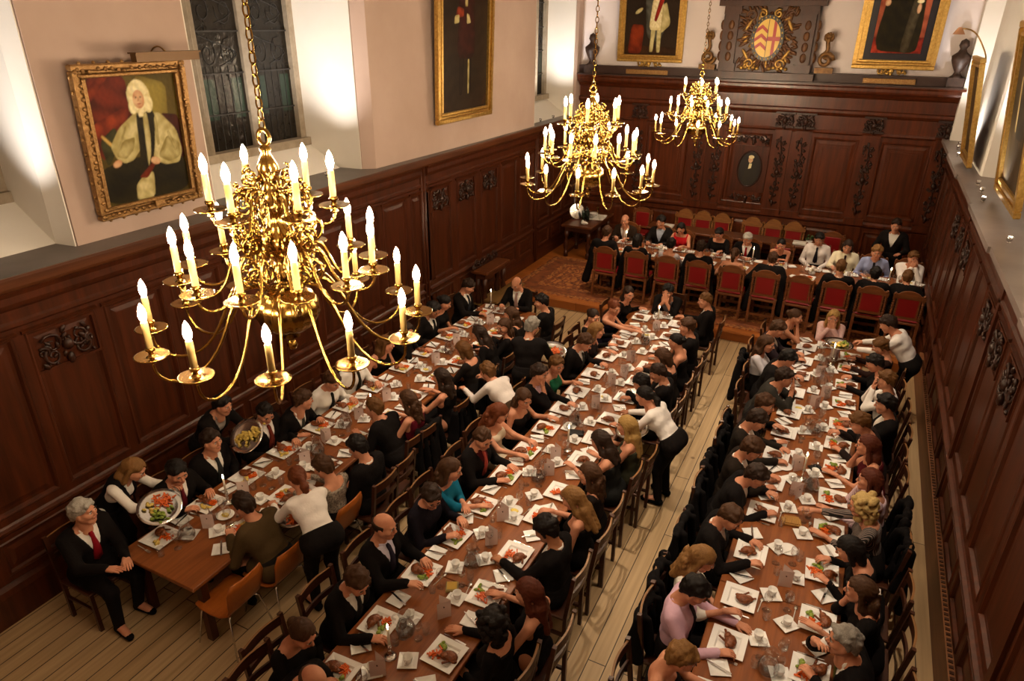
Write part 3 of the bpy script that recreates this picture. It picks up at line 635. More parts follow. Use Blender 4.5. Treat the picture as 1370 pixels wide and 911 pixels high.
picture('portrait_painting', 'small portrait in a gilt frame leaning out from the right wall by the dais', .92, 1.25, S, gold, .14, dk, (1.47,12.92,3.42), (.13,0,-pi/2))
S = full_length(1.35, 1.6, paint('3c3322','2a2316',5), paint('4a3a22','332817'), 9, [(P_((-.7,0),(.7,0),(.7,1.6),(-.7,1.6)), paint('4c3c26','342917',3)), (P_((-.3,.6),(-.2,.6),(-.28,1.2),(-.34,1.2)), paint('c9b27a','a88f58'))])
picture('portrait_painting', 'large gilt-framed portrait leaning out from the right wall recess', 1.36, 1.62, S, gold, .17, dk, (1.62,9.72,3.5), (.12,0,-pi/2))
# little oval portrait set in the middle panel
ov = thing('oval_portrait', 'small oval portrait of a person in black, middle panel of the far wall', 'painting', (-2.19,YF-.045,2.29))
b = MB(); b.box((-.36,-.012,-.5),(.36,.02,.5)); b.build('surround', oak, ov)
b = MB(); b.tube([(.25*math.cos(2*pi*i/32),-.02,.38*math.sin(2*pi*i/32)) for i in range(32)], .018, 8, closed=True); b.build('frame', oak_dark, ov)
c = MB(); mats = [paint_m(q) for q in (paint('15100b','1d150e'), blk, skin_p, wig, dk)]
def put(poly, k, y): c.m = k; c.add([(x,y,z) for x,z in poly], [tuple(range(len(poly)))])
put(ellp(0,0,.25,.38,36), 0, -.016); put(clip_ell(P_((-.16,-.4),(.2,-.4),(.15,.05),(.02,.14),(-.08,.05)),0,0,.24,.37), 1, -.0165); put(ellp(.0,.2,.05,.07,14), 2, -.017); put(ellp(.01,.26,.06,.04,12), 3, -.0172); put(P_((-.03,.0),(.03,.02),(.04,.12),(-.02,.12)), 3, -.0174)
c.build('canvas', mats, ov)
for z in (.64,-.64):
    o = link('panel_carving', carving(.7,.16,int(z*10)+20).mesh('foliage', oak_dark), loc=(-2.19,YF-.03,2.29+z), rz=pi); tag(o, f'carved foliage strip {"above" if z > 0 else "below"} the small oval portrait', 'carving')
# gilt name plates on the dark band
for x, wd, lb in ((-4.68,.95,'gilt name plate under the portrait left of the arms'), (.17,.92,'gilt name plate under the black-gowned portrait')):
    b = MB(); b.bevbox((-wd/2,-.03,0),(wd/2,0,.10),.008); b.box((-wd/2+.05,-.034,.03),(wd/2-.05,-.03,.07)); o = b.build('name_plate', gold_old, loc=(x,YF-.165,4.165)); tag(o, lb, 'plaque')
b = MB(); b.box((-.055,-.012,0),(.055,.012,.05)); o = b.build('name_plate', gold_old, loc=(-6.47,4.7,3.44), rz=pi/2); tag(o, 'small cream label plate at the foot of the wigged portrait', 'plaque')
# picture lamp over the wigged portrait
pl = thing('picture_light', 'brown bar picture light on an arm above the wigged portrait', 'lamp', (-6.585,4.98,4.83))
b = MB(); b.prism([(.24,-.36),(.32,-.36),(.32,.36),(.24,.36)],0,.07); b.prism([(.22,-.37),(.34,-.37),(.34,.37),(.22,.37)],.07,.085); b.build('lamp_bar', mat('bronze_paint','5a4022',.4,metal=.4), pl)
b = MB(); b.tube(bez([(0,0,-.02),(.1,0,.15),(.2,0,.16),(.28,0,.08)],8), .008, 6); b.lathe([(.04,-.012),(.04,.012)],12,(0.005,0,-.02)); b.build('arm', brass_dark, pl)
# swan-neck lamp over the leaning picture on the right
pl = thing('picture_light', 'swan-necked picture lamp on top of the leaning gilt picture', 'lamp', (1.36,12.95,4.83))
b = MB(); b.tube(bez([(0,0,-.12),(-.02,0,.10),(-.16,.05,.08),(-.12,.1,.36),(-.42,.1,.34)],14), .011, 6); b.build('arm', brass_dark, pl)
b = MB(); b.lathe([(.02,.05),(.03,.04),(.085,-.05),(.08,-.05),(.02,.03)],12); b.build('lamp_shade', mat('shade_tan','9a6a46',.6), pl, (-.43,.1,.31))
# ------------------------------------------------------------ the carved arms over the far wall
cr = thing('carved_overmantel', 'carved wooden overmantel with a painted oval coat of arms on the far wall', 'carving', (-2.2,YF-.02,4.24))
b = MB(); b.box((-1.0,-.3,-.08),(1.0,0,.06)); b.box((-.92,-.18,.06),(.92,0,1.38))
for s in (-1,1):
    b.box((s*.74-.17,-.26,.06),(s*.74+.17,-.1,.22)); b.box((s*.74-.13,-.25,.22),(s*.74+.13,-.1,1.15)); b.box((s*.74-.17,-.27,1.15),(s*.74+.17,-.1,1.30)); b.bar((s*.95,-.2,1.42),(s*.28,-.2,1.86),.32,.12)
b.box((-1.02,-.34,1.30),(1.02,0,1.42)); b.box((-.8,-.14,1.42),(.8,0,1.9)); b.box((-.3,-.3,1.75),(.3,0,2.3)); b.lathe([(.12,2.3),(.17,2.4),(.12,2.55),(.16,2.7),(0,2.8)],12,(0,-.15,0)); b.build('frame', oak_crest, cr)
b = MB(); R = random.Random(5)
for s in (-1,1):
    for z in (.35,.55,.75,.95): b.ell((s*.74,-.25,z),(.06,.03,.09),8,6); b.ell((s*.93,-.14,z),(.05,.04,.10),7,5)
for i in range(24): b.ell((R.uniform(-.55,.55),-.15,R.uniform(1.5,1.85)),(.07,.04,.06),7,5)
for i in range(230):
    a = R.uniform(0,2*pi); q = R.uniform(.36,.80); x = q*math.cos(a)*.88; z = .72+q*math.sin(a)*1.05
    b.m = 1 if R.random() < .09 else 0
    if abs(x) < .57 and .1 < z < 1.28: b.ell((x,-.19,z),(.03,.035,.075),7,5,Matrix.Rotation(-a+pi/2+R.uniform(-.6,.6),3,'Y'))
b.m = 0
for s in (-1,1):
    for z, r_ in ((.24,.13),(1.12,.12),(.7,.1)):
        b.tube([(s*.36+s*p[0],-.2,z+p[1]) for p in spiral((0,0),r_,1.3,0,14)], .022, 6)
b.m = 1
for s in (-1,1):
    b.tube([(s*.3+s*p[0],-.22,.22+p[1]) for p in spiral((0,0),.1,1.2,0,12)], .02, 6); b.tube([(s*.15+s*p[0],-.22,1.16+p[1]) for p in spiral((0,0),.09,1.4,1,14)], .022, 6)
    for z, t in ((.40,.6),(.95,-.5)): b.ell((s*.40,-.21,z),(.035,.03,.12),8,6,Matrix.Rotation(s*t,3,'Y'))
    for i in range(5): b.ell((s*(.12+.08*i),-.22,.13+.02*(i%2)),(.04,.03,.035),7,5)
b.build('foliage', [mat('foliage_oak','41230f',.42,noise=(12,'664016')), gold], cr)
sh = MB(); mats = [mat('arms_black','14100c',.4), mat('arms_gold','d9b04a',.4), mat('arms_red','9c2418',.4)]
def lay(poly, k, y): 
    if len(poly) > 2: sh.m = k; sh.add([(x,y,z) for x,z in poly], [tuple(range(len(poly)))])
cx, cz, rx, rz_ = 0, .71, .25, .36
sh.m = 0; sh.prism([(0,0)]*0 or [(cx+(rx+.07)*math.cos(2*pi*i/40), cz+(rz_+.07)*math.sin(2*pi*i/40)) for i in range(40)], 0, .03)
sh.V = [(v[0], -.24-v[2], v[1]) for v in sh.V]
def rev(p): return p[::-1] if False else p
lay(ellp(cx,cz,rx,rz_,40), 1, -.2715)
lay(clip_ell(P_((.10,.2),(.16,.2),(.16,1.2),(.10,1.2)),cx,cz,rx,rz_), 2, -.2725); lay(clip_ell(P_((0,.66),(.3,.66),(.3,.735),(0,.735)),cx,cz,rx,rz_), 2, -.2726)
for k in range(3):
    z = .53+.16*k
    lay(clip_ell(P_((-.26,z-.06),(-.12,z+.05),(0,z-.06),(0,z+.02),(-.12,z+.13),(-.26,z+.02)),cx,cz,rx,rz_) if False else [], 2, 0)
    for tri in (P_((-.3,z-.10),(-.12,z+.04),(-.12,z+.11),(-.3,z-.03)), P_((-.12,z+.04),(0,z-.06),(0,z+.01),(-.12,z+.11))): lay(clip_ell(tri,cx,cz,rx,rz_), 2, -.2725-.0001*k)
lay(P_((-.006,.36),(.006,.36),(.006,1.06),(-.006,1.06)), 0, -.273)
for i in range(24):
    a = 2*pi*i/24; sh.m = 1; sh.ell((cx+(rx+.035)*math.cos(a),-.272,cz+(rz_+.035)*math.sin(a)),(.012,.008,.02),6,4)
sh.build('coat_of_arms', mats, cr)
for s, lb in ((-1,'gilded carved scroll beside the overmantel, left one'),(1,'gilded carved scroll beside the overmantel, right one')):
    b = MB(); b.box((-.17,-.12,0),(.17,.06,.1))
    b.tube([(p[0]*1.0,-.06,.24+p[1]) for p in spiral((0,0),.15,1.4,0,16,s)], .04, 7); b.tube(bez([(-.05,-.05,.35),(.1,-.05,.45),(-.08,-.05,.55),(.02,-.05,.66)],8), .04, 7)
    for i in range(9): b.ell((math.cos(i*.7)*.07,-.07,.66+.05*math.sin(i*.7)),(.03,.03,.05),6,4)
    b.ell((0,-.06,.68),(.07,.06,.05),8,6); tag(b.build('carved_scroll', mat('parcel_gilt','8a6430',.42,noise=(12,'4a2c14'),metal=.35), loc=(-2.2+s*1.16,YF-.13,4.32)), lb, 'carving')
for x, lb in ((-6.0,'dark carved urn finial at the left corner above the far panelling'),(1.28,'dark carved urn finial at the right corner above the far panelling')):
    b = MB(); b.box((-.14,-.12,-.17),(.14,.12,0)); b.lathe([(.13,0),(.07,.05),(.05,.1),(.10,.2),(.14,.3),(.15,.38),(.07,.45),(.05,.5),(.08,.56),(.06,.64),(0,.68)],16,lobes=8,la=.12); tag(b.build('urn_finial', mat('finial_oak','3f2a20',.5,noise=(20,'241610')), loc=(x,YF-.16,4.32)), lb, 'finial')
# ------------------------------------------------------------ tables and furniture
TT = .75
def long_table_mesh(L, W=.98):
    t = MB(); t.bevbox((-W/2,0,TT-.042),(W/2,L-.006,TT),.006); top = t.mesh('tabletop', table_m)
    a = MB(); 
    for x in (-W/2+.08,W/2-.10): a.box((x,.1,TT-.13),(x+.02,L-.1,TT-.042))
    for y in (.09,L-.11): a.box((-W/2+.1,y,TT-.13),(W/2-.1,y+.02,TT-.042))
    ap = a.mesh('apron', table_d)
    l = MB(); l.prism([(-.035,-.035),(.035,-.035),(.035,.035),(-.035,.035)],0,TT-.042)
    return top, ap, l.mesh('leg', table_d)
def long_table(x, y0, y1, label, W=.98, group='long dining tables'):
    L = y1-y0; top, ap, lg = long_table_mesh(L, W)
    r = thing('dining_table', label, 'table', (x,y0,0), 0, group)
    link('tabletop', top, r); link('apron', ap, r)
    for sx in (-1,1):
        for yy in (.14, L-.14): link('leg', lg, r, (sx*(W/2-.09),yy,0))
def run(x, ys, tname):
    n = len(ys)-1
    for i in range(n): long_table(x, ys[i], ys[i+1], f'polished wooden dining table, {ORD[n-i]} unit from the dais in the {tname} row')
XL, XM, XR = -4.905, -2.45, .10
run(XL, [2.75,5.08,7.42,9.76], 'left'); run(XM, [1.55,3.87,6.2,8.53,10.86], 'middle'); run(XR, [2.62,4.95,7.28,9.1,10.86], 'right')
# high table on the dais
RZ = DZ+.011
ht = thing('high_table', 'long dark high table laid across the dais', 'table', (-1.55,12.95,RZ))
b = MB(); b.bevbox((-2.95,0,.715),(2.92,1.02,.76),.008); b.build('tabletop', table_m, ht)
b = MB(); b.box((-2.8,.1,.6),(2.8,.13,.715)); b.box((-2.8,.9,.6),(2.8,.93,.715)); b.build('apron', table_d, ht)
lg = MB().lathe([(.06,0),(.06,.06),(.035,.09),(.05,.16),(.075,.3),(.05,.44),(.06,.5),(.06,.6)],14).mesh('leg', table_d)
for x in (-2.7,-.9,.9,2.7):
    for y in (.14,.88): link('leg', lg, ht, (x,y,0))
for k, y in enumerate((.14,.88)):
    MB().box((-2.7,y-.025,.07),(2.7,y+.025,.12)).build('stretcher', table_d, ht)
# long serving table against the far wall, corner table, carved side table
def heavy_table(name, label, x0, x1, y0, y1, z0, h=.78, pairs=2, along='x'):
    r = thing(name, label, 'table', ((x0+x1)/2,(y0+y1)/2,z0)); w_, d_ = (x1-x0)/2, (y1-y0)/2
    MB().bevbox((-w_,-d_,h-.05),(w_,d_,h),.008).build('tabletop', mat('old_oak','6e3d1e',.35,noise=((1.5,14,10),'4a2511')), r)
    b = MB(); b.box((-w_+.07,-d_+.07,h-.16),(w_-.07,-d_+.1,h-.05)); b.box((-w_+.07,d_-.1,h-.16),(w_-.07,d_-.07,h-.05)); b.box((-w_+.07,-d_+.1,h-.16),(-w_+.1,d_-.1,h-.05)); b.box((w_-.1,-d_+.1,h-.16),(w_-.07,d_-.1,h-.05)); b.build('apron', table_d, r)
    lm = MB().lathe([(.05,0),(.05,.12),(.03,.14),(.055,.22),(.06,.34),(.03,.46),(.05,.5),(.05,h-.16)],12).mesh('leg', table_d)
    for i in range(pairs):
        for s in (-1,1):
            q = -1+2*i/(pairs-1)
            link('leg', lm, r, ((w_-.1)*q, s*(d_-.1), 0) if along == 'x' else (s*(w_-.1), (d_-.1)*q, 0))
    b = MB(); 
    if along == 'x':
        for s in (-1,1): b.box((-w_+.1,s*(d_-.1)-.02,.06),(w_-.1,s*(d_-.1)+.02,.1))
    else:
        for s in (-1,1): b.box((s*(w_-.1)-.02,-d_+.1,.06),(s*(w_-.1)+.02,d_-.1,.1))
    b.build('stretcher', table_d, r)
    return r
heavy_table('serving_table','long old oak serving table along the far wall behind the high table',-4.15,-.55,15.2,15.74,DZ,.78,4)
heavy_table('side_table','dark old oak side table in the far left corner with dishes and bottles',-5.95,-5.2,14.46,16.0,DZ,.78,3,'y')
cs = heavy_table('carved_side_table','dark carved side table with a scrolled back against the left panelling',-6.26,-5.92,10.78,11.76,0,.88,2,'y')
b = MB()
for i in range(9):
    b.tube([(-.13, -.46+.115*i+p[0], .95+.05*(i%2)+p[1]) for p in spiral((0,0),.065,1.2,i*1.1,10,1 if i%2 else -1)], .016, 6)
b.box((-.15,-.48,.88),(-.12,.48,.91)); b.build('scrolled_back', oak_dark, cs)
MB().box((-.15,-.44,.18),(.14,.44,.21)).build('lower_shelf', mat('worn_oak','8a6a3c',.5), cs)
bn = thing('bench', 'low plain oak bench beside the carved side table', 'bench', (-5.72,11.15,0))
MB().bevbox((-.14,-.6,.40),(.14,.6,.44),.006).build('seat', mat('bench_oak','7d5c30',.5,noise=((10,1,10),'5a3f1f')), bn)
for y in (-.48,.48): MB().box((-.12,y-.02,0),(.12,y+.02,.40)).build('leg', table_d, bn)
# patterned rug laid over the dais
rg = bpy.data.materials.new('rug'); rg.use_nodes = True
def rugmat():
    nt = rg.node_tree; b = nt.nodes['Principled BSDF']; L = nt.links.new; b.inputs['Roughness'].default_value = .9
    tc = nt.nodes.new('ShaderNodeTexCoord'); vo = nt.nodes.new('ShaderNodeTexVoronoi'); vo.inputs['Scale'].default_value = 3.2; vo.feature = 'DISTANCE_TO_EDGE'
    wv = nt.nodes.new('ShaderNodeTexWave'); wv.inputs['Scale'].default_value = 2.4; wv.inputs['Distortion'].default_value = 9; wv.inputs['Detail'].default_value = 2; wv.inputs['Detail Scale'].default_value = 2.5
    r1 = nt.nodes.new('ShaderNodeValToRGB'); e = r1.color_ramp.elements; e[0].position = .3; e[0].color = (*hexc('7a3d1a'),1); e[1].position = .6; e[1].color = (*hexc('a8662e'),1)
    r2 = nt.nodes.new('ShaderNodeValToRGB'); e = r2.color_ramp.elements; e[0].position = .0; e[0].color = (.35,.28,.25,1); e[1].position = .12; e[1].color = (1,1,1,1)
    mx = nt.nodes.new('ShaderNodeMix'); mx.data_type = 'RGBA'; mx.blend_type = 'MULTIPLY'; mx.inputs['Factor'].default_value = .8
    L(tc.outputs['Object'], vo.inputs['Vector']); L(tc.outputs['Object'], wv.inputs['Vector']); L(wv.outputs[0], r1.inputs[0]); L(vo.outputs[0], r2.inputs[0]); L(r1.outputs[0], mx.inputs['A']); L(r2.outputs[0], mx.inputs['B']); L(mx.outputs['Result'], b.inputs['Base Color'])
rugmat()
bd = mat('rug_border','8f4f22',.9,noise=((7,7,7),'5c2c14')); bd2 = mat('rug_band','5a2814',.9,noise=((18,18,18),'b0743a'))
r = MB(); X0,X1,Y0,Y1 = -6.05,1.3,12.06,14.42; r.box((X0,Y0,DZ),(X1,Y1,DZ+.008))
for k, (i, w_, mm) in enumerate(((.05,.05,2),(.14,.26,1),(.44,.04,2),(.54,.06,1))):
    r.m = mm
    for a, c in (((X0+i,Y0+i),(X1-i,Y0+i+w_)),((X0+i,Y1-i-w_),(X1-i,Y1-i)),((X0+i,Y0+i+w_),(X0+i+w_,Y1-i-w_)),((X1-i-w_,Y0+i+w_),(X1-i,Y1-i-w_))): r.box((a[0],a[1],DZ+.008),(c[0],c[1],DZ+.0105))
o = r.build('rug', [rg,bd,bd2]); tag(o, 'orange-brown patterned rug with a bordered edge covering the dais', 'rug')
# ------------------------------------------------------------ chairs (face +y, origin on the floor under the seat)
def make_dining_chair():
    r = thing('dining_chair','', 'chair', group='dark slat-backed dining chairs')
    MB().bevbox((-.22,-.20,.425),(.22,.22,.46),.008).build('seat', chair_m, r)
    for sx in (-1,1):
        b = MB(); b.bar((sx*.2,-.21,.0),(sx*.2,-.21,.46),.034,.034,(1,0,0)); b.bar((sx*.2,-.21,.46),(sx*.2,-.27,.93),.034,.034,(1,0,0)); b.build('back_post', chair_m, r)
        b = MB(); b.bar((sx*.195,.19,0),(sx*.195,.19,.425),.034,.034,(1,0,0)); b.build('leg', chair_m, r)
    for z, h, nm in ((.87,.09,'top_rail'),(.70,.06,'back_slat')):
        b = MB(); n = 8
        V = []
        for i in range(n+1):
            x = -.2+.4*i/n; y = -.21-.06*(z-.46)/.47-.03*math.sin(pi*i/n)
            V += [(x,y-.009,z-h/2),(x,y+.009,z-h/2),(x,y+.009,z+h/2),(x,y-.009,z+h/2)]
        F = [(i*4+j,i*4+(j+1)%4,i*4+4+(j+1)%4,i*4+4+j) for i in range(n) for j in range(4)]+[(0,3,2,1),(n*4,n*4+1,n*4+2,n*4+3)]
        b.add(V, F); b.S = [False]*len(b.F)
        if nm == 'top_rail':
            b.m = 1; b.add([(-.2+.4*i/n, -.21-.06*(z-.46)/.47-.03*math.sin(pi*i/n)+dy, z+h/2+.0015) for i in range(n+1) for dy in (-.009,.009)], [(2*i,2*i+1,2*i+3,2*i+2) for i in range(n)])
        b.build(nm, [chair_m, chair_l] if nm == 'top_rail' else chair_m, r)
    for x in (-.195,.195): MB().box((x-.012,-.2,.22),(x+.012,.19,.25)).build('stretcher', chair_m, r)
    return r
dining_chair = Proto(make_dining_chair)
def make_shell_chair():
    r = thing('plywood_chair','', 'chair', group='bent plywood chairs on chrome legs')
    b = MB(); n = 16; prof = [(.22,.455),(.20,.47),(.12,.462),(.0,.45),(-.1,.448),(-.17,.47),(-.21,.53),(-.235,.62),(-.26,.74),(-.28,.84)]
    V = []
    for k, (y, z) in enumerate(prof):
        wd = [.17,.21,.225,.225,.215,.19,.18,.195,.205,.17][k]
        for i in range(9):
            t = -1+i/4; V.append((wd*t, y+ (.02*t*t if k > 5 else 0), z+(.008*t*t if k < 6 else 0)))
    F = [(k*9+i,k*9+i+1,k*9+10+i,k*9+9+i) for k in range(len(prof)-1) for i in range(8)]
    b.add(V, F, True); o = b.build('shell', ply, r); md = o.modifiers.new('ply','SOLIDIFY'); md.thickness = .012; md.offset = 0
    for sx in (-1,1):
        for sy in (-1,1):
            b = MB(); b.tube([(sx*.12,sy*.13,.445),(sx*.17,sy*.17,.43),(sx*.23,sy*.24,.004)], .009, 8); b.build('leg', chrome, r)
    return r
shell_chair = Proto(make_shell_chair)
def twist(mb, p, q, r, n=9):
    p, q = Vector(p), Vector(q)
    P = []; R = []
    for i in range(n*4+1):
        t = i/(n*4); P.append(p.lerp(q,t)); R.append(r*(.62+.38*abs(math.sin(t*n*pi))))
    mb.tube(P, R, 8)
def make_red_chair(hi=0, wd=None):
    redw = wd or globals()['redw']
    r = thing('red_leather_chair','', 'chair', group='red leather dais chairs')
    b = MB(); b.bevbox((-.235,-.21,.42),(.235,.24,.47),.012); b.build('seat_frame', redw, r)
    b = MB(); b.bevbox((-.225,-.20,.465),(.225,.235,.52),.025); b.build('seat', redl, r)
    for sx in (-1,1):
        b = MB(); b.bar((sx*.215,-.27,0),(sx*.215,-.215,.5),.045,.045,(1,0,0)); twist(b,(sx*.215,-.218,.52),(sx*.215,-.25,.90),.028); b.box((sx*.215-.026,-.278,.89),(sx*.215+.026,-.222,.95)); b.ell((sx*.215,-.25,.97),(.024,.024,.03),8,6); b.build('back_post', redw, r)
        b = MB(); b.bar((sx*.205,.21,0),(sx*.205,.21,.42),.042,.042,(1,0,0)); b.build('leg', redw, r)
    b = MB(); b.bevbox((-.15,-.262,.58),(.15,-.222,.92-hi*.025),.015); b.build('back_panel', redl, r)
    b = MB(); n = 12
    b.box((-.19,-.25,.54),(.19,-.225,.585)); b.box((-.178,-.262,.58),(-.15,-.226,.92)); b.box((.15,-.262,.58),(.178,-.226,.92))
    V = []
    for i in range(n+1):
        t = -1+2*i/n; x = .2*t; zt = .965+(.075+hi*.05)*(1-t*t) if abs(t) < .75 else .955+.02
        V += [(x,-.27-(0 if not hi else -.0),.90-hi*.025),(x,-.235+hi*.035,.90-hi*.025),(x,-.235+hi*.035,zt),(x,-.27,zt)]
    b.add(V, [(i*4+j,i*4+(j+1)%4,i*4+4+(j+1)%4,i*4+4+j) for i in range(n) for j in range(4)]+[(0,3,2,1),(n*4,n*4+1,n*4+2,n*4+3)]); b.build('crest_rail', redw, r)
    b = MB(); b.box((-.2,.2,.15),(.2,.225,.2)); b.box((-.2,-.25,.15),(.2,-.225,.19)); b.build('stretcher', redw, r)
    return r
red_chair = Proto(make_red_chair)
crested_chair = Proto(lambda: make_red_chair(1, mat('crest_wood','a06a38',.4,noise=((6,6,30),'7c4c24'))))
near_red = [-4.17,-3.53,-2.92,-2.33,-1.72,-1.12,-.52,.05,.61,1.16]
# ------------------------------------------------------------ tableware prototypes
def dish(w_, rise, rim, n=2):
    """square dish: flat well, raised rim"""
    b = MB(); h = w_/2; q = h-rim; p = q-.012
    prof = [(h*.62,0),(h,rise),(h,rise+.004),(q,rise-.003),(p,.006)]
    V = []
    for s, z in prof: V += [(-s,-s,z),(s,-s,z),(s,s,z),(-s,s,z)]
    F = [(3,2,1,0)]+[(k*4+j,k*4+(j+1)%4,k*4+4+(j+1)%4,k*4+4+j) for k in range(len(prof)-1) for j in range(4)]+[tuple((len(prof)-1)*4+j for j in range(4))]
    return b.add(V, F)
plate_me = dish(.275,.022,.045).mesh('dinner_plate', china)
side_me = dish(.155,.012,.02).mesh('side_plate', china)
saucer_me = dish(.15,.014,.02).mesh('saucer', china)
round_me = MB().lathe([(.05,0),(.085,.012),(.085,.016),(.06,.008),(0,.006)],24).mesh('round_plate', china)
cup_me = MB().lathe([(.02,0),(.026,.004),(.036,.045),(.040,.065),(.038,.065),(.033,.04),(.02,.008),(0,.007)],18).mesh('coffee_cup', china)
handle_me = MB().tube([(.037+.02*math.sin(a),0,.036+.02*math.cos(a)) for a in [pi*i/8 for i in range(9)]],.0035,6).mesh('handle', china)
wine_me = MB().lathe([(.036,0),(.036,.002),(.006,.006),(.004,.02),(.004,.085),(.02,.098),(.035,.125),(.037,.15),(.031,.185),(.0295,.185),(.035,.15),(.033,.126),(.018,.101),(0,.097)],16).mesh('wine_glass', glass)
tumbler_me = MB().lathe([(.028,0),(.034,.09),(.0325,.09),(.027,.008),(0,.007)],16).mesh('water_glass', glass)
jug_me = MB().lathe([(.055,0),(.075,.02),(.08,.06),(.062,.12),(.045,.16),(.045,.19),(.055,.215),(.0535,.215),(.0435,.19),(.0435,.16),(.06,.12),(.078,.06),(.073,.022),(.05,.004),(0,.004)],22).mesh('water_jug', glass)
jugw_me = MB().lathe([(.05,.006),(.072,.022),(.077,.06),(.070,.09),(0,.09)],22).mesh('water', water)
jugh_me = MB().tube(bez([(.045,0,.19),(.13,0,.2),(.12,0,.08),(.075,0,.07)],10),.007,7).mesh('handle', glass)
def knife_mesh():
    b = MB(); b.bar((0,-.10,.004),(0,0,.004),.016,.006); b.add([(-.009,0,.002),(.009,0,.002),(.009,.09,.002),(.0,.115,.002),(-.006,.1,.002),(-.009,0,.005),(.009,0,.004),(.009,.09,.004),(.0,.115,.003),(-.006,.1,.005)],[(4,3,2,1,0),(5,6,7,8,9),(0,1,6,5),(1,2,7,6),(2,3,8,7),(3,4,9,8),(4,0,5,9)]); return b.mesh('table_knife', silver)
def fork_mesh():
    b = MB(); b.bar((0,-.10,.004),(0,.03,.005),.009,.004); b.bar((0,.028,.005),(0,.055,.006),.024,.003)
    for x in (-.0095,-.0032,.0032,.0095): b.bar((x,.054,.006),(x,.1,.008),.0038,.0025)
    return b.mesh('table_fork', silver)
def spoon_mesh():
    b = MB(); b.bar((0,-.09,.004),(0,.045,.005),.008,.004); b.ell((0,.068,.006),(.018,.028,.005),10,5); return b.mesh('table_spoon', silver)
knife_me, fork_me, spoon_me = knife_mesh(), fork_mesh(), spoon_mesh()
meat_m = mat('roast_meat','8a4a1e',.4,noise=(60,'4f2409'),bump=(90,.8)); carrot_m = mat('carrot','d8661c',.4,noise=(40,'c24a10')); green_m = mat('greens','8fa038',.5,noise=(50,'5a7020')); potato_m = mat('potato','d2b85e',.5,noise=(40,'b89a44'))
def food_mesh(kind, seed):
    R = random.Random(seed); b = MB()
    if kind == 'roast':
        b.ell((0,0,.02),(.042,.032,.022),12,8); b.ell((.026,.016,.024),(.026,.02,.02),10,7); b.ell((-.028,.014,.016),(.022,.014,.012),8,6)
        b.tube([(.03,.02,.02),(.062,.034,.03)],.0065,6); b.tube([(-.01,.028,.02),(.012,.06,.026)],.0065,6); return b.mesh('roast', meat_m)
    if kind == 'carrots':
        for i in range(18):
            a = R.random()*pi; c = Vector((R.gauss(0,.018),R.gauss(0,.014),.007+R.random()*.016)); d_ = Vector((math.cos(a),math.sin(a),R.uniform(-.2,.2)))*.017; b.bar(c-d_,c+d_,.007,.007)
        return b.mesh('carrots', carrot_m)
    for i in range(9): b.ell((R.gauss(0,.014),R.gauss(0,.012),.009+R.random()*.012),(R.uniform(.009,.016),R.uniform(.008,.013),.009),7,5,Matrix.Rotation(R.random()*3,3,'Z'))
    return b.mesh('greens' if kind == 'greens' else 'potatoes', green_m if kind == 'greens' else potato_m)
FOOD = {k: [food_mesh(k, s) for s in range(3)] for k in ('roast','carrots','greens','potatoes')}
candle_m2 = mat('white_wax','efe6d2',.5); menu_in = paper
def one(name, me, label, cat, loc, rz, group, parts=()):
    o = link(name, me, None, loc, rz); tag(o, label, cat, group)
    for nm, m2, lc in parts: link(nm, m2, o, lc)
    return o
def menu_mesh(m_):
    b = MB(); w_, h_ = .105, .17
    for s in (-1,1):
        b.add([(-.0,-w_/2,0),(0,w_/2,0),(0,w_/2,h_),(0,-w_/2,h_)],[(0,1,2,3)]); k = len(b.V)
        for i in range(k-4,k):
            x, y, z = b.V[i]; b.V[i] = (s*(.003+.05*(1-(y+w_/2)/w_)), y, z)
    b.m = 1; b.box((.027,-.008,.11),(.029,.008,.128)) if False else None
    return b
mm_ = menu_mesh(None); 
def make_menu():
    me = mm_.mesh('menu_card', [pinkpaper]); return me
menu_me = make_menu()
crest_b = MB(); crest_b.ell((.0295,-.0,.118),(.0022,.007,.009),8,6); menu_crest_me = crest_b.mesh('printed_crest', mat('menu_print','5a3a30',.7))
def candlestick(x, y, z, label):
    r = thing('candlestick', label, 'candlestick', (x,y,z), 0, 'silver candlesticks on the tables')
    MB().lathe([(.05,0),(.052,.006),(.035,.014),(.012,.025),(.01,.05),(.018,.06),(.009,.075),(.011,.10),(.02,.108),(.016,.115),(.016,.13),(.0,.13)],18).build('stick', silver, r)
    MB().lathe([(.011,.125),(.010,.29),(.004,.297),(0,.297)],10).build('candle', candle_m2, r)
    MB().lathe([(0,.296),(.006,.305),(.0075,.318),(.004,.335),(0,.35)],8).build('flame', flame_m, r)
# ------------------------------------------------------------ the laid tables
SEATS = {}
def seats(key, xin, dirn, ys, tname, kinds): SEATS[key] = [(xin, y, dirn, tname, k) for y, k in zip(sorted(ys, reverse=True), kinds(len(ys)))]
full = lambda n: ['rcg']*n
seats('Lw', -5.22, 1, [3.06,3.62,4.13,4.68,5.27,5.81,6.39,7.01,7.58,8.22,8.75,9.34], 'wall side of the left table', lambda n: ['rcp']*n)
seats('La', -4.60, -1, [3.5,4.08,4.68,5.26,5.84,6.41,6.98,7.55,8.12,8.7,9.28], 'aisle side of the left table', lambda n: ['rcp']*n)
seats('Mw', -2.76, 1, [2.05,2.65,3.18,3.81,4.34,4.86,5.42,5.95,6.49,7.02,7.52,8.09,8.69,9.22,9.72,10.36], 'left side of the middle table', lambda n: ['r']*7+['rcg']*(n-7))
seats('Ma', -2.14, -1, [2.55,3.16,3.83,4.39,4.98,5.42,6.06,6.55,7.03,7.65,8.14,8.65,9.27,9.8,10.36], 'right side of the middle table', lambda n: ['r']*9+['rc']*3+['rcg']*(n-12))
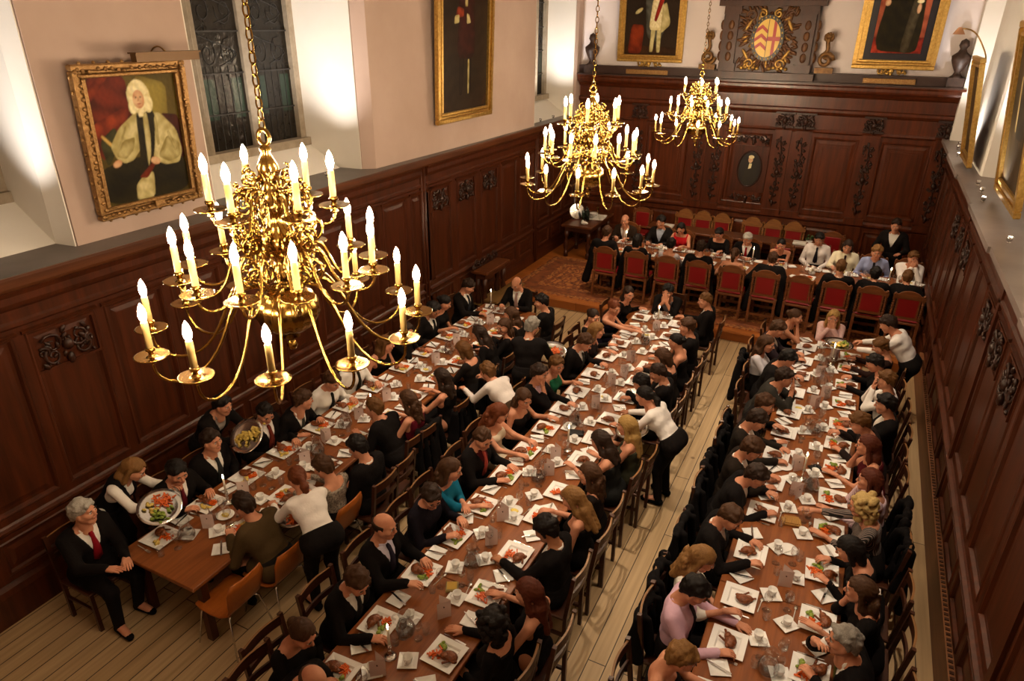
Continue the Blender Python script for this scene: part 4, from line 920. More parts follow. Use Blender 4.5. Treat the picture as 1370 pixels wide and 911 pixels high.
seats('Rw', -.20, 1, [3.2,3.72,4.27,4.79,5.41,6.07,6.64,7.18,7.73,8.26,8.82,9.39,9.9,10.42], 'aisle side of the right table', lambda n: ['r']*n)
seats('Ra', .41, -1, [3.7,4.28,4.83,5.43,6.06,6.63,7.19,7.72,8.23,8.81,9.35,9.9,10.34], 'wall side of the right table', lambda n: ['rcg']*n)
jr = random.Random(11)
def J(a): return jr.uniform(-a, a)
Z0 = TT+.0006
MEAL_WORDS = {'r': 'a small roast bird alone', 'rc': 'roast with carrots', 'rcg': 'roast with carrots and greens', 'rcp': 'roast with carrots and potatoes'}
def meal(x, y, z, rz, kind, label):
    r = thing('plated_meal', label, 'food', (x,y,z), rz, 'plated meals')
    v = jr.randrange(3)
    r.scale = (1.5,1.5,1.35)
    if kind == 'r': link('roast', FOOD['roast'][v], r, (J(.02),J(.02),0), jr.random()*6); return
    link('roast', FOOD['roast'][v], r, (-.04,J(.015),0), jr.random()*6)
    link('carrots', FOOD['carrots'][v], r, (.025,.022,0), jr.random()*6)
    if kind[-1] in 'gp' and len(kind) == 3: link(*(('greens', FOOD['greens'][v]) if kind[-1] == 'g' else ('potatoes', FOOD['potatoes'][v])), r, (.035,-.035,0), jr.random()*6)
def setting(x, y, d, where, kind, k, inner=.24, z=Z0, ends=False):
    """place setting; d=+1 looks towards +x"""
    o = ORD[k]+' from the dais, '+where
    fx = lambda fwd, right: (x+d*fwd, y-d*right)
    rz = J(.06)
    px, py = fx(J(.012), J(.01))
    one('dinner_plate', plate_me, f'square white dinner plate, {o}', 'plate', (px,py,z), rz, 'square dinner plates')
    meal(px, py, z+.007, (0 if d > 0 else pi)+J(.5), kind, f'{MEAL_WORDS[kind]}, {o}')
    q = fx(-.02+J(.02), -.285+J(.015)); a = jr.choice([.0,.45,.78])+J(.1)
    one('side_plate', side_me, f'small square side plate, {o}', 'plate', (*q,z), a, 'small side plates')
    one('table_knife', knife_me, f'knife laid across the side plate, {o}', 'knife', (q[0],q[1],z+.014), jr.random()*3, 'knives on side plates')
    q = fx(.215+J(.02), -.16+J(.03)); a = jr.choice([0,.4,.78])+J(.1)
    one('saucer', saucer_me, f'square white saucer, {o}', 'saucer', (*q,z), a, 'square saucers')
    one('coffee_cup', cup_me, f'white coffee cup on its saucer, {o}', 'cup', (q[0]+J(.01),q[1]+J(.01),z+.009), jr.random()*6, 'white coffee cups', [('handle', handle_me, None)])
    q = fx(inner+J(.03), .03+J(.03)); one('wine_glass', wine_me, f'stemmed wine glass, {o}', 'glass', (*q,z), 0, 'wine glasses')
    q = fx(inner-.02+J(.03), .13+J(.03)); one('tumbler', tumbler_me, f'water glass, {o}', 'glass', (*q,z), 0, 'water glasses')
    fa = -pi/2*d
    q = fx(J(.01), .165); one('table_fork' if k % 3 == 0 else 'dinner_knife', fork_me if k % 3 == 0 else knife_me, f'{"fork" if k % 3 == 0 else "knife"} beside the dinner plate, {o}', 'cutlery', (*q,z), fa+J(.1), 'cutlery beside the plates')
    if k % 2: q = fx(.17, J(.03)); one('dessert_spoon', spoon_me, f'spoon above the dinner plate, {o}', 'cutlery', (*q,z), J(.2), 'spoons above the plates')
for key, L_ in SEATS.items():
    for k, (x, y, d, where, kind) in enumerate(L_): setting(x, y, d, where, kind, k+1)
# the three end places that face down the hall
for x, y, nm in ((XL-.02,9.53,'left'),(XM+.02,10.62,'middle'),(XR-.02,10.66,'right')):
    one('dinner_plate', plate_me, f'square white dinner plate at the dais end of the {nm} table', 'plate', (x,y,Z0), J(.1), 'square dinner plates')
    meal(x, y, Z0+.007, pi/2, 'rcg' if nm != 'middle' else 'r', f'plated roast at the dais end of the {nm} table')
# down the middle of the tables: menus, jugs, candles, butter
def row(pts, tname, fn):
    pts = sorted(pts, key=lambda p: -p[1])
    for i, p in enumerate(pts): fn(p, ORD[i+1]+f' from the dais on the {tname} table')
mk = lambda tag_: None
def put_menu(p, o): one('menu_card', menu_me, f'folded menu card standing open, {o}', 'card', (p[0],p[1],Z0), jr.choice([-1.2,-.9,-1.5,1.9])+J(.3), 'folded menu cards', [('printed_crest', menu_crest_me, None)])
row([(-4.93,3.4),(-5.02,3.93),(-4.84,4.63),(-4.94,5.06),(-4.89,5.66),(-4.88,6.19),(-4.87,7.36),(-4.96,8.07),(-4.87,9.0)], 'left', put_menu)
row([(-2.46,4.79),(-2.40,4.44),(-2.34,3.50),(-2.48,2.80),(-2.36,5.68),(-2.41,5.99),(-2.42,7.26),(-2.43,7.92),(-2.37,8.25),(-2.4,9.99),(-2.41,8.73)], 'middle', put_menu)
row([(.08,6.5),(.13,5.15),(.03,7.02),(.08,9.48),(.22,10.16),(.19,8.88),(.09,8.55)], 'right', put_menu)
def put_jug(p, o): one('glass_jug', jug_me, f'round glass water jug, {o}', 'jug', (p[0],p[1],Z0), jr.random()*6, 'glass water jugs', [('water', jugw_me, None),('handle', jugh_me, None)])
row([(-4.99,3.18),(-4.95,5.45),(-4.9,7.75),(-4.85,4.83),(-4.9,8.6)], 'left', put_jug)
row([(-2.52,3.2),(-2.43,5.53),(-2.42,4.1),(-2.5,6.75),(-2.42,9.4)], 'middle', put_jug)
row([(.12,4.15),(.2,6.69),(.12,7.92),(.12,9.2),(.1,9.75)], 'right', put_jug)
def put_candle(p, o): candlestick(p[0], p[1], Z0, f'silver candlestick with a lit white candle, {o}')
row([(-5.07,3.74),(-4.78,5.74),(-5.19,9.6)], 'left', put_candle); row([(-2.50,2.96),(-2.36,6.2),(-2.44,10.2)], 'middle', put_candle); row([(.10,6.86),(.18,9.97)], 'right', put_candle)
butter_me = MB().ell((0,0,.012),(.045,.03,.012),10,6).mesh('butter_slices', mat('butter','e6cf6a',.5,noise=(30,'d8bb4c')))
def put_butter(p, o): one('butter_dish', round_me, f'round white dish of butter, {o}', 'dish', (p[0],p[1],Z0), 0, 'round butter dishes', [('butter', butter_me, None)])
row([(-4.93,3.58),(-4.9,7.13)], 'left', put_butter); row([(-2.42,4.95),(-2.41,7.55),(-2.47,9.72)], 'middle', put_butter); row([(-.10,8.43)], 'right', put_butter)
for p, lb in (((.1,5.62),'empty round white plate on the right table'),((-.10,7.0),'empty round white plate beside a candle on the right table')): tag(link('round_plate', round_me, None, (*p,Z0)), lb, 'plate')
b = MB(); b.bevbox((-.055,-.055,0),(.055,.055,.035),.008); b.m = 1; b.box((-.042,-.042,.034),(.042,.042,.037)); tag(b.build('mustard_dish',[mat('olive_dish','8f7b4a',.4),mat('mustard','b08a2a',.6)],loc=(-2.44,3.78,Z0),rz=.5), 'small square dish of brown mustard on the middle table', 'dish')
b = MB(); b.bevbox((-.09,-.055,0),(.09,.055,.03),.008); 
for i in range(9): b.bar((-.07+.017*i,-.05,.035),(-.06+.015*i,.05,.045),.012,.01)
tag(b.build('bread_tray', mat('basket','b0813f',.7), loc=(.08,6.04,Z0), rz=.2), 'small tray of breadsticks in the middle of the right table', 'tray')
b = MB(); b.bevbox((-.07,-.045,0),(.07,.045,.03),.01); b.lathe([(.03,.03),(.03,.045),(0,.045)],14); tag(b.build('camera', mat('black_plastic','111111',.35), loc=(.21,7.12,Z0+.002), rz=.6), 'black compact camera lying on the right table', 'camera')
b = MB(); b.bevbox((-.09,-.05,0),(.09,.05,.05),.018); b.tube([(-.09,0,.04),(-.1,.06,.03),(0,.09,.01),(.1,.05,.01)],.006,6); tag(b.build('clutch_bag', mat('black_leather','0e0d0d',.4), loc=(-2.40,6.55,Z0), rz=.3), 'small black clutch bag lying on the middle table', 'bag')
b = MB(); b.bevbox((-.028,-.055,0),(.028,.055,.012),.004); b.m = 1; b.box((-.023,-.045,.012),(.023,.045,.0125)); tag(b.build('phone', [mat('black_plastic'),mat('phone_screen','5c7a7a',.2)], loc=(.52,7.52,Z0), rz=.1), 'mobile phone on the table edge, wall side of the right table', 'phone')
# high table
HZ = RZ+.76+.0006
nap = MB(); nap.add([(-.05,-.03,0),(.05,-.03,0),(.0,.05,0),(0,0,.15)],[(2,1,0),(0,1,3),(1,2,3),(2,0,3)]); nap_me = nap.mesh('folded_napkin', linen)
def high(x, d, k, who):
    o = f'{ORD[k]} place from the left, {who} side of the high table'
    y = 13.46-d*.30; fy = lambda f, r_: (x+d*r_, y+d*f)
    one('dinner_plate', plate_me, f'square white dinner plate, {o}', 'plate', (x+J(.01),y,HZ), J(.1), 'square dinner plates')
    meal(x, y, HZ+.007, J(3), 'rcp', f'plated roast with vegetables, {o}')
    one('side_plate', side_me, f'small square side plate, {o}', 'plate', (*fy(.0,-.23),HZ), J(.5), 'small side plates')
    one('wine_glass', wine_me, f'stemmed wine glass, {o}', 'glass', (*fy(.2,.1),HZ), 0, 'wine glasses'); one('port_glass', wine_me, f'second wine glass, {o}', 'glass', (*fy(.21,.19),HZ), 0, 'second wine glasses')
    one('tumbler', tumbler_me, f'water glass, {o}', 'glass', (*fy(.2,.02),HZ), 0, 'water glasses')
    if k % 2 == 0: one('folded_napkin', nap_me, f'white napkin folded upright, {o}', 'napkin', (*fy(.17,-.14),HZ), jr.random()*6, 'upright napkins')
for i, x in enumerate(near_red): high(x+.05, 1, i+1, 'near')
far_x = [-4.18,-3.5,-3.0,-2.22,-1.66,-1.04,-.42,.06,.56,1.14]
for i, x in enumerate(far_x): high(x, -1, i+1, 'far')
for p, lb in (((-4.08,13.5),'left'),((-1.53,13.58),'middle'),((.86,13.46),'right')): candlestick(p[0], p[1], HZ, f'silver candlestick with a lit candle on the high table, {lb} one of three')
for p, lb in (((-3.30,13.42),'white flower arrangement towards the left of the high table'),((-.42,13.46),'white flower arrangement towards the right of the high table')):
    r = thing('flower_arrangement', lb, 'flowers', (*p,HZ), 0, 'table flowers'); MB().lathe([(.05,0),(.06,.03),(.05,.06),(0,.06)],14).build('bowl', china, r)
    b = MB(); R = random.Random(int(p[0]*10)); 
    for i in range(26): 
        a = R.random()*6.3; q = R.random()*.11; b.ell((q*math.cos(a),q*math.sin(a),.08+.09*(1-q/.11)*R.uniform(.6,1)),(.022,.022,.018),7,5)
    b.build('blooms', mat('petals','efe6da',.7), r)
for p, lb in (((-.98,13.28),'left'),((-.6,13.1),'right')): one('butter_dish', round_me, f'round dish of butter on the high table, {lb} of two', 'dish', (*p,HZ), 0, 'round butter dishes', [('butter', butter_me, None)])
# ---- side tables
SZ = DZ+.78+.0006
for i, (x, y) in enumerate(((-5.45,15.55),(-5.35,15.5))):
    pass
b = MB(); b.bevbox((-.22,-.26,0),(.22,.26,.008),.002); tag(b.build('white_cloth', linen, loc=(-5.45,15.45,SZ), rz=.1), 'white cloth spread on the dark corner side table', 'cloth')
for i in range(4): tag(link('round_plate', round_me, None, (-5.47,15.3,SZ+.0085+.0165*i)), f'round white plate in the stack on the corner side table, {ORD[4-i]} from the top', 'plate', 'plates stacked on the corner table')
b = MB(); b.lathe([(.07,0),(.1,.05),(.105,.06),(.09,.05),(0,.02)],20); tag(b.build('white_bowl', china, loc=(-5.47,15.3,SZ+.075)), 'white bowl on the plate stack of the corner side table', 'bowl')
bot = MB().lathe([(.036,0),(.037,.19),(.030,.22),(.013,.25),(.013,.31),(.0,.312)],14).mesh('wine_bottle', mat('bottle_glass',(.012,.02,.012),.08,spec=.7))
for i, (x, y) in enumerate(((-5.62,15.0),(-5.52,15.05),(-5.60,15.16))): tag(link('wine_bottle', bot, None, (x,y,SZ)), f'dark wine bottle on the corner side table, {ORD[i+1]} of three', 'bottle', 'bottles on the corner table')
b = MB(); b.lathe([(.2,-.012),(.2,.006),(.17,.012),(.0,.012)],28); b.xf(Matrix.Rotation(1.2,4,'X')); tag(b.build('silver_salver', silver, loc=(-5.80,15.05,SZ+.19), rz=.7), 'round silver salver propped up on the corner side table', 'tray')
b = MB(); b.ell((0,0,.04),(.07,.06,.04),10,7); b.ell((.05,.03,.03),(.05,.04,.03),8,6); b.ell((-.04,.03,.05),(.04,.04,.05),8,6); tag(b.build('crumpled_napkin', linen, loc=(-5.48,14.68,SZ)), 'crumpled white napkin at the front of the corner side table', 'napkin')
b = MB(); b.lathe([(.04,0),(.012,.02),(.012,.12),(.03,.14),(.03,.16),(0,.16)],12); tag(b.build('brass_candlestick', brass_dark, loc=(-5.55,15.8,SZ)), 'brass candlestick at the back of the corner side table', 'candlestick')
b = MB(); b.bevbox((-.15,-.11,0),(.15,.11,.05),.008); tag(b.build('folded_linen', linen, loc=(-3.72,15.42,SZ)), 'white folded linen on the left end of the serving table', 'linen')
b = MB(); b.bevbox((-.13,-.1,0),(.13,.1,.05),.008); tag(b.build('folded_linen', linen, loc=(-.84,15.42,SZ)), 'white folded linen on the right end of the serving table', 'linen')
r = thing('potted_plant','small green plant in a white pot on the serving table','plant',(-.66,15.5,SZ)); MB().lathe([(.05,0),(.07,.08),(.06,.08),(0,.07)],14).build('pot', china, r)
b = MB(); R = random.Random(4)
for i in range(22):
    a = R.random()*6.3; t = R.uniform(.3,1); b.ell((.07*t*math.cos(a),.07*t*math.sin(a),.1+.1*R.random()),(.03,.012,.018),7,4,Matrix.Rotation(a,3,'Z'))
b.build('leaves', mat('plant_green','2f4a1c',.5), r)
# chairs that stand empty: behind the serving table and round the dais
for i, x in enumerate((-3.46,-3.04,-2.6,-1.92,-1.47,-1.04)): crested_chair((x,15.84,DZ), pi, f'red leather chair behind the serving table, {ORD[i+1]} from the left')
red_chair((-4.45,15.7,DZ), pi, 'red leather chair left of the serving table against the far wall'); red_chair((-.22,15.55,DZ), pi, 'red leather chair right of the serving table against the far wall')
for i, x in enumerate(near_red): red_chair((x,12.70,RZ), 0 if i != 6 else -.06, f'red leather chair on the near side of the high table, {ORD[i+1]} from the left')
# ------------------------------------------------------------ bodies: smooth solids grown round a skeleton
def smin(a, b, k):
    h = np.clip(.5+.5*(b-a)/k, 0, 1); return b+(a-b)*h-k*h*(1-h)
def smax(a, b, k): return -smin(-a, -b, k)
class Field:
    def __init__(s, lo, hi, h):
        s.lo = np.array(lo, np.float32); s.h = h; s.n = np.maximum(((np.array(hi)-np.array(lo))/h).astype(int)+2, 4)
        s.ax = [s.lo[i]+h*np.arange(s.n[i], dtype=np.float32) for i in range(3)]
        s.F = np.full(s.n, .5, np.float32)
    def blk(s, lo, hi):
        i0 = [int(np.clip((lo[i]-s.lo[i])/s.h, 0, s.n[i]-1)) for i in range(3)]; i1 = [int(np.clip((hi[i]-s.lo[i])/s.h+2, 1, s.n[i])) for i in range(3)]
        return tuple(slice(a, max(b, a+1)) for a, b in zip(i0, i1))
    def grid(s, sl): return np.meshgrid(s.ax[0][sl[0]], s.ax[1][sl[1]], s.ax[2][sl[2]], indexing='ij', sparse=True)
    def cap(s, a, b, ra, rb=None, k=.03, sub=False):
        rb = ra if rb is None else rb; a = np.array(a, float); b = np.array(b, float); m = max(ra, rb)+k*1.2+s.h*2
        sl = s.blk(np.minimum(a,b)-m, np.maximum(a,b)+m); X, Y, Z = s.grid(sl); d = b-a; L2 = max(float(d@d), 1e-9)
        t = np.clip(((X-a[0])*d[0]+(Y-a[1])*d[1]+(Z-a[2])*d[2])/L2, 0, 1)
        D = np.sqrt((X-a[0]-t*d[0])**2+(Y-a[1]-t*d[1])**2+(Z-a[2]-t*d[2])**2)-(ra+(rb-ra)*t)
        s.F[sl] = smax(s.F[sl], -D, k) if sub else smin(s.F[sl], D, k); return s
    def ell(s, c, r, k=.02, sub=False):
        c = np.array(c, float); r = np.array(r, float); m = r+k*1.2+s.h*2; sl = s.blk(c-m, c+m); X, Y, Z = s.grid(sl)
        q = np.sqrt(((X-c[0])/r[0])**2+((Y-c[1])/r[1])**2+((Z-c[2])/r[2])**2); D = (q-1)*r.min()
        s.F[sl] = smax(s.F[sl], -D, k) if sub else smin(s.F[sl], D, k); return s
    def cut(s, n, p):                      # keep the side where (x-p).n < 0
        X, Y, Z = s.grid((slice(None),)*3); s.F = np.maximum(s.F, (X-p[0])*n[0]+(Y-p[1])*n[1]+(Z-p[2])*n[2]); return s
    def mesh(s):
        F = s.F.copy(); F[0] = F[-1] = .5; F[:,0] = F[:,-1] = .5; F[:,:,0] = F[:,:,-1] = .5
        I = F < 0; nx, ny, nz = F.shape
        cnt = np.zeros((nx-1,ny-1,nz-1), np.int8)
        C = [(a,b,c) for a in (0,1) for b in (0,1) for c in (0,1)]
        for a,b,c in C: cnt += I[a:nx-1+a, b:ny-1+b, c:nz-1+c]
        act = np.argwhere((cnt > 0) & (cnt < 8)); idx = -np.ones(cnt.shape, np.int32); idx[tuple(act.T)] = np.arange(len(act))
        val = {c: F[act[:,0]+c[0], act[:,1]+c[1], act[:,2]+c[2]] for c in C}
        S = np.zeros((len(act),3)); N = np.zeros(len(act))
        for c0 in C:
            for ax in range(3):
                if c0[ax]: continue
                c1 = tuple(1 if i == ax else c0[i] for i in range(3)); f0, f1 = val[c0], val[c1]; m = (f0 < 0) != (f1 < 0)
                t = np.where(m, f0/np.where(m, f0-f1, 1), 0)
                for i in range(3): S[:,i] += np.where(m, c0[i]+(t if i == ax else 0), 0)
                N += m
        V = s.lo+(act+S/N[:,None])*s.h
        Q = []
        for ax in range(3):
            u, v = (ax+1)%3, (ax+2)%3
            sl0 = [slice(None)]*3; sl1 = [slice(None)]*3; sl0[ax] = slice(0,-1); sl1[ax] = slice(1,None)
            A, B = I[tuple(sl0)], I[tuple(sl1)]; e = np.argwhere(A != B); e = e[(e[:,u] > 0) & (e[:,v] > 0)]
            fl = A[tuple(e.T)]
            def cell(du, dv):
                q = e.copy(); q[:,u] -= du; q[:,v] -= dv; return idx[tuple(q.T)]
            q = np.stack([cell(1,1), cell(0,1), cell(0,0), cell(1,0)], 1); q[~fl] = q[~fl][:, ::-1]; Q.append(q)
        return V.astype(np.float32), np.concatenate(Q).astype(np.int32)
def rotx(a): c, s = math.cos(a), math.sin(a); return np.array([[1,0,0],[0,c,-s],[0,s,c]])
def roty(a): c, s = math.cos(a), math.sin(a); return np.array([[c,0,s],[0,1,0],[-s,0,c]])
def rotz(a): c, s = math.cos(a), math.sin(a); return np.array([[c,-s,0],[s,c,0],[0,0,1]])
# ---- heads (face looks along +y, origin at the middle of the skull)
def head_geo(sex):
    g = 1.0 if sex == 'm' else .95
    f = Field((-.12,-.14,-.24),(.12,.16,.14), .0062)
    f.ell((0,-.012,.03),(.076*g,.098*g,.090*g),.02).cap((0,.03,-.03),(0,.05,-.088*g),.056*g,.030*g if sex == 'f' else .034,.03)
    for s in (-1,1): f.ell((s*.04,.055,-.018),(.03,.032,.03),.02).cap((s*.045,.0,-.04),(s*.02,.045,-.088*g),.032*g,.022,.03)
    f.cap((-.032,.078,.026),(.032,.078,.026),.013,.013,.015)
    for s in (-1,1): f.ell((s*.031,.094,.006),(.017,.013,.011),.012,sub=True)
    f.cap((0,.086,.012),(0,.106,-.022),.008,.012,.008)
    for s in (-1,1): f.ell((s*.011,.097,-.026),(.008,.009,.007),.006); f.ell((s*.078*g,-.008,-.006),(.011,.02,.032),.008)
    f.cap((-.016,.083,-.052),(.016,.083,-.052),.008,.008,.008); f.cap((-.013,.081,-.064),(.013,.081,-.064),.008,.008,.008)
    f.cap((0,-.03,-.04),(0,-.038,-.2),.055*g,.058*g,.03)
    V, Q = f.mesh(); M = np.zeros(len(Q), np.int32); parts = [(V,Q,M)]
    def ball(c, r, m):
        b = MB().ell(c, r, 8, 6); parts.append((np.array(b.V, np.float32), b.F, np.full(len(b.F), m)))
    for s in (-1,1): ball((s*.031,.078,.006),(.0125,.0125,.0105),1); ball((s*.031,.0885,.006),(.0055,.004,.0055),2); ball((s*.032,.094,.029),(.019,.006,.0042),2)
    ball((0,.0915,-.0575),(.021,.005,.0075),3)
    return parts
HEADS = {s: head_geo(s) for s in 'mf'}
# ---- hands (wrist at the origin, fingers along +y, palm down, thumb on -x for the right)
def hand_geo(curl):
    f = Field((-.085,-.04,-.085),(.06,.21,.05), .0042)
    f.cap((0,-.03,0),(0,.012,0),.026,.025,.01)
    for x, L in ((-.030,.070),(-.010,.078),(.010,.072),(.029,.056)):
        f.cap((x*.55,.008,0),(x,.082-abs(x)*.15,0),.0155,.0115,.012)
    for x, L in ((-.030,.070),(-.010,.078),(.010,.072),(.029,.056)):
        y0 = .086-abs(x)*.15; p = np.array([x,y0,0.]); a = -curl*.5
        for j, q in enumerate((.46,.31,.23)):
            n = p+np.array([x*.25*L*q/.03*.1, math.cos(a)*L*q, math.sin(a)*L*q]); f.cap(p, n, .0092-.0008*j, .0088-.0009*j, .003); p = n; a -= curl*.62
    f.cap((-.018,.012,-.006),(-.042,.045,-.014),.0145,.0105,.008).cap((-.042,.045,-.014),(-.050,.075,-.02-.012*curl),.0098,.008,.003)
    return f.mesh()
HANDS = {k: hand_geo(c) for k, c in (('flat',.25),('curl',.9),('fist',1.6))}
def ik(S, T, l1, l2, pole):
    S, T = np.array(S, float), np.array(T, float); d = T-S; L = np.linalg.norm(d); 
    if L > (l1+l2)*.995: T = S+d/L*(l1+l2)*.995; d = T-S; L = np.linalg.norm(d)
    u = d/L; a = (l1*l1-l2*l2+L*L)/(2*L); h = math.sqrt(max(l1*l1-a*a, 0)); pole = np.array(pole, float); w = pole-u*(pole@u); w /= max(np.linalg.norm(w), 1e-6)
    return S+u*a+w*h, T
# ---- poses: seated unless 'stand'; hand targets are (x,y,z) from the seat, z from the floor
POSES = {
 'upright': dict(lean=.10, hp=-.15, R=(.17,.34,.79), L=(-.17,.34,.79)),
 'eat':     dict(lean=.30, hp=-.42, R=(.15,.40,.82), L=(-.16,.39,.81), hand='curl'),
 'low':     dict(lean=.46, hp=-.5, R=(.17,.42,.80), L=(-.18,.40,.79), hand='curl'),
 'chin':    dict(lean=.22, hp=-.1, R='chin', L=(-.18,.40,.79)),
 'clasp':   dict(lean=.30, hp=-.12, R='clasp', L='clasp'),
 'lap':     dict(lean=.06, hp=-.1, R=(.12,.28,.66), L=(-.12,.28,.66)),
 'arms':    dict(lean=.26, hp=-.2, R=(-.02,.40,.80), L=(.04,.36,.80)),
 'reach':   dict(lean=.34, hp=-.2, R=(.10,.70,.84), L=(-.16,.44,.80)),
 'drink':   dict(lean=.16, hp=.02, R='mouth', L=(-.17,.40,.79), hand='curl'),
 'stand':   dict(stand=1, lean=.10, hp=-.15, R=(.2,.30,1.05), L=(-.2,.30,1.05)),
 'serve':   dict(stand=1, lean=.62, hp=-.5, R=(.16,.62,.98), L=(-.16,.60,.98), hand='curl'),
 'bend':    dict(stand=1, lean=.95, hp=-.3, R=(.18,.72,.92), L=(-.18,.66,.90), hand='curl'),
 'lean_table': dict(stand=1, lean=.55, hp=.25, R=(.10,.62,.80), L=(-.12,.62,.80)),
}
def skeleton(pose, sex, hy=0, tw=0, over=None):
    p = dict(POSES[pose]); p.update(over or {}); st = p.get('stand'); F = sex == 'f'
    sc_ = .95 if F else 1.0
    J_ = {}; P = np.array([0,0,(.90 if st else .555)*(sc_ if st else 1)])
    if st: P[1] -= .14*math.sin(p['lean'])
    Rt = rotz(tw)@rotx(-p['lean']); T = lambda x, y, w: P+Rt@np.array([x,y,w*sc_])
    J_['P'] = P; J_['T'] = T; J_['Rt'] = Rt
    N = T(0,.012,.50); Rh = rotz(tw+hy)@rotx(p['hp']); nt = T(0,.025,.545)
    J_['N'] = N; J_['Rh'] = Rh; J_['head'] = nt+Rh@np.array([0,.035,.098*sc_])
    sw = .155 if F else .182
    l1, l2 = (.265,.235) if F else (.29,.255)
    for s, k in ((1,'R'),(-1,'L')):
        S = T(s*sw,-.012,.425); t = p[k]; fd = None; pole = np.array([s*.55,-.25,-1.0])
        if isinstance(t, str):
            hd = J_['head']
            if t == 'chin': q = hd+Rh@np.array([s*.03,.075,-.125]); pole = np.array([s*.25,.4,-1.]); fd = np.array([-s*.2,-.1,1.])
            elif t == 'clasp': q = hd+Rh@np.array([s*.03,.13,-.125]); pole = np.array([s*.4,.3,-1.]); fd = np.array([-s*.35,.0,1.])
            else: q = hd+Rh@np.array([s*.05,.16,-.10]); pole = np.array([s*.6,.2,-.8]); fd = np.array([-s*.6,-.3,.5])
        else: q = np.array(t, float); q = np.array([*(rotz(tw*.4)@q)])
        E, W = ik(S, q, l1, l2, pole); d = (W-E)/np.linalg.norm(W-E)
        if fd is None: fd = d.copy(); fd[2] = fd[2]*.4
        J_['S'+k], J_['E'+k], J_['W'+k], J_['D'+k] = S, E, W, fd/np.linalg.norm(fd)
    for s, k in ((1,'R'),(-1,'L')):
        J_['H'+k] = P+np.array([s*.092,0,-.01])
        if st: sp = .02 if F else .05; J_['K'+k] = np.array([s*(.09+sp*.5),.03+.03*s*p.get('stride',0),.49*sc_]); J_['A'+k] = np.array([s*(.09+sp),-.02+.16*s*p.get('stride',0),.085]); J_['To'+k] = J_['A'+k]+np.array([s*.03,.17,-.045])
        else: q = .07 if F else .13; J_['K'+k] = np.array([s*q,.43,.505]); J_['A'+k] = np.array([s*q,.36+.04*s,.09]); J_['To'+k] = J_['A'+k]+np.array([s*.02,.16,-.045])
    J_['st'] = st; J_['hand'] = p.get('hand','flat'); J_['F'] = F; return J_
def torso(f, J_, o, neck=True, k=.05):     # torso prims grown by o
    T = J_['T']; F = J_['F']
    f.cap(T(-.085,0,.0),T(.085,0,.0),.108+o,None,k).cap(T(-.05 if not F else -.035,.005,.17),T(.05 if not F else .035,.005,.17),(.102 if not F else .09)+o,None,k)
    f.cap(T(-.075 if not F else -.055,.012,.32),T(.075 if not F else .055,.012,.32),(.112 if not F else .098)+o,None,k)
    b = .125 if not F else .105; f.cap(T(-b,-.012,.425),T(b,-.012,.425),(.062 if not F else .052)+o,None,k)
    f.cap(T(0,-.02,.40),T(0,.0,.47),.075+o,.058+o*.8,.04)
    if F:
        for s in (-1,1): f.ell(T(s*.062,.082,.315),(.058+o,.055+o,.056+o),.03)
def limbs(f, J_, o, arms=True, fore=1.0, legs=True, feet=False, k=.03):
    F = J_['F']; q = .88 if F else 1.0
    for s in 'RL':
        if arms:
            S, E, W = J_['S'+s], J_['E'+s], J_['W'+s]; f.cap(S,E,.047*q+o,.039*q+o,k)
            if fore > 0: f.cap(E,E+(W-E)*fore,.038*q+o,(.038-.012*fore)*q+o,.02)
        if legs: f.cap(J_['H'+s],J_['K'+s],.084+o,.056+o,.04).cap(J_['K'+s],J_['A'+s],.053+o,.038+o,.03)
        if feet: f.cap(J_['A'+s],J_['To'+s],.038+o,.034+o,.02)
def bounds(J_, m=.17, arms=True):
    P = [J_[k] for k in J_ if isinstance(J_[k], np.ndarray) and J_[k].shape == (3,) and k[0] != 'D']; P = np.array(P); return P.min(0)-m, P.max(0)+m
def body_mesh(J_, sex, mats):
    lo, hi = bounds(J_); f = Field(lo, hi, .0165); torso(f, J_, 0); limbs(f, J_, 0, feet=True); f.cap(J_['N'],J_['head']+J_['Rh']@np.array([0,-.035,-.08]),.056,.054,.03)
    V, Q = f.mesh(); Vs = [V]; Fs = [Q]; Ms = [np.zeros(len(Q), np.int32)]; n = len(V); tri = []
    for hv, hq, hm in HEADS[sex]:
        Vs.append((hv@J_['Rh'].T+J_['head']).astype(np.float32)); Fs.append(np.asarray(hq, np.int32)+n); Ms.append(np.asarray(hm, np.int32)); n += len(hv)
    for s, sg in (('R',1),('L',-1)):
        hv, hq = HANDS[J_['hand']]; y = J_['D'+s]; up = np.array([0,0,1.]) if abs(y[2]) < .8 else J_['Rt']@np.array([0,1.,.2])
        x = np.cross(y, up); x /= np.linalg.norm(x); z = np.cross(x, y); v = hv*(.93 if sex == 'f' else 1.0)
        if sg < 0: v = v*np.array([-1,1,1]); hq = hq[:, ::-1]
        Vs.append((v@np.stack([x,y,z])+J_['W'+s]).astype(np.float32)); Fs.append(hq+n); Ms.append(np.zeros(len(hq), np.int32)); n += len(hv)
    return mesh_np('body', np.concatenate(Vs), np.concatenate(Fs), mats, np.concatenate(Ms))
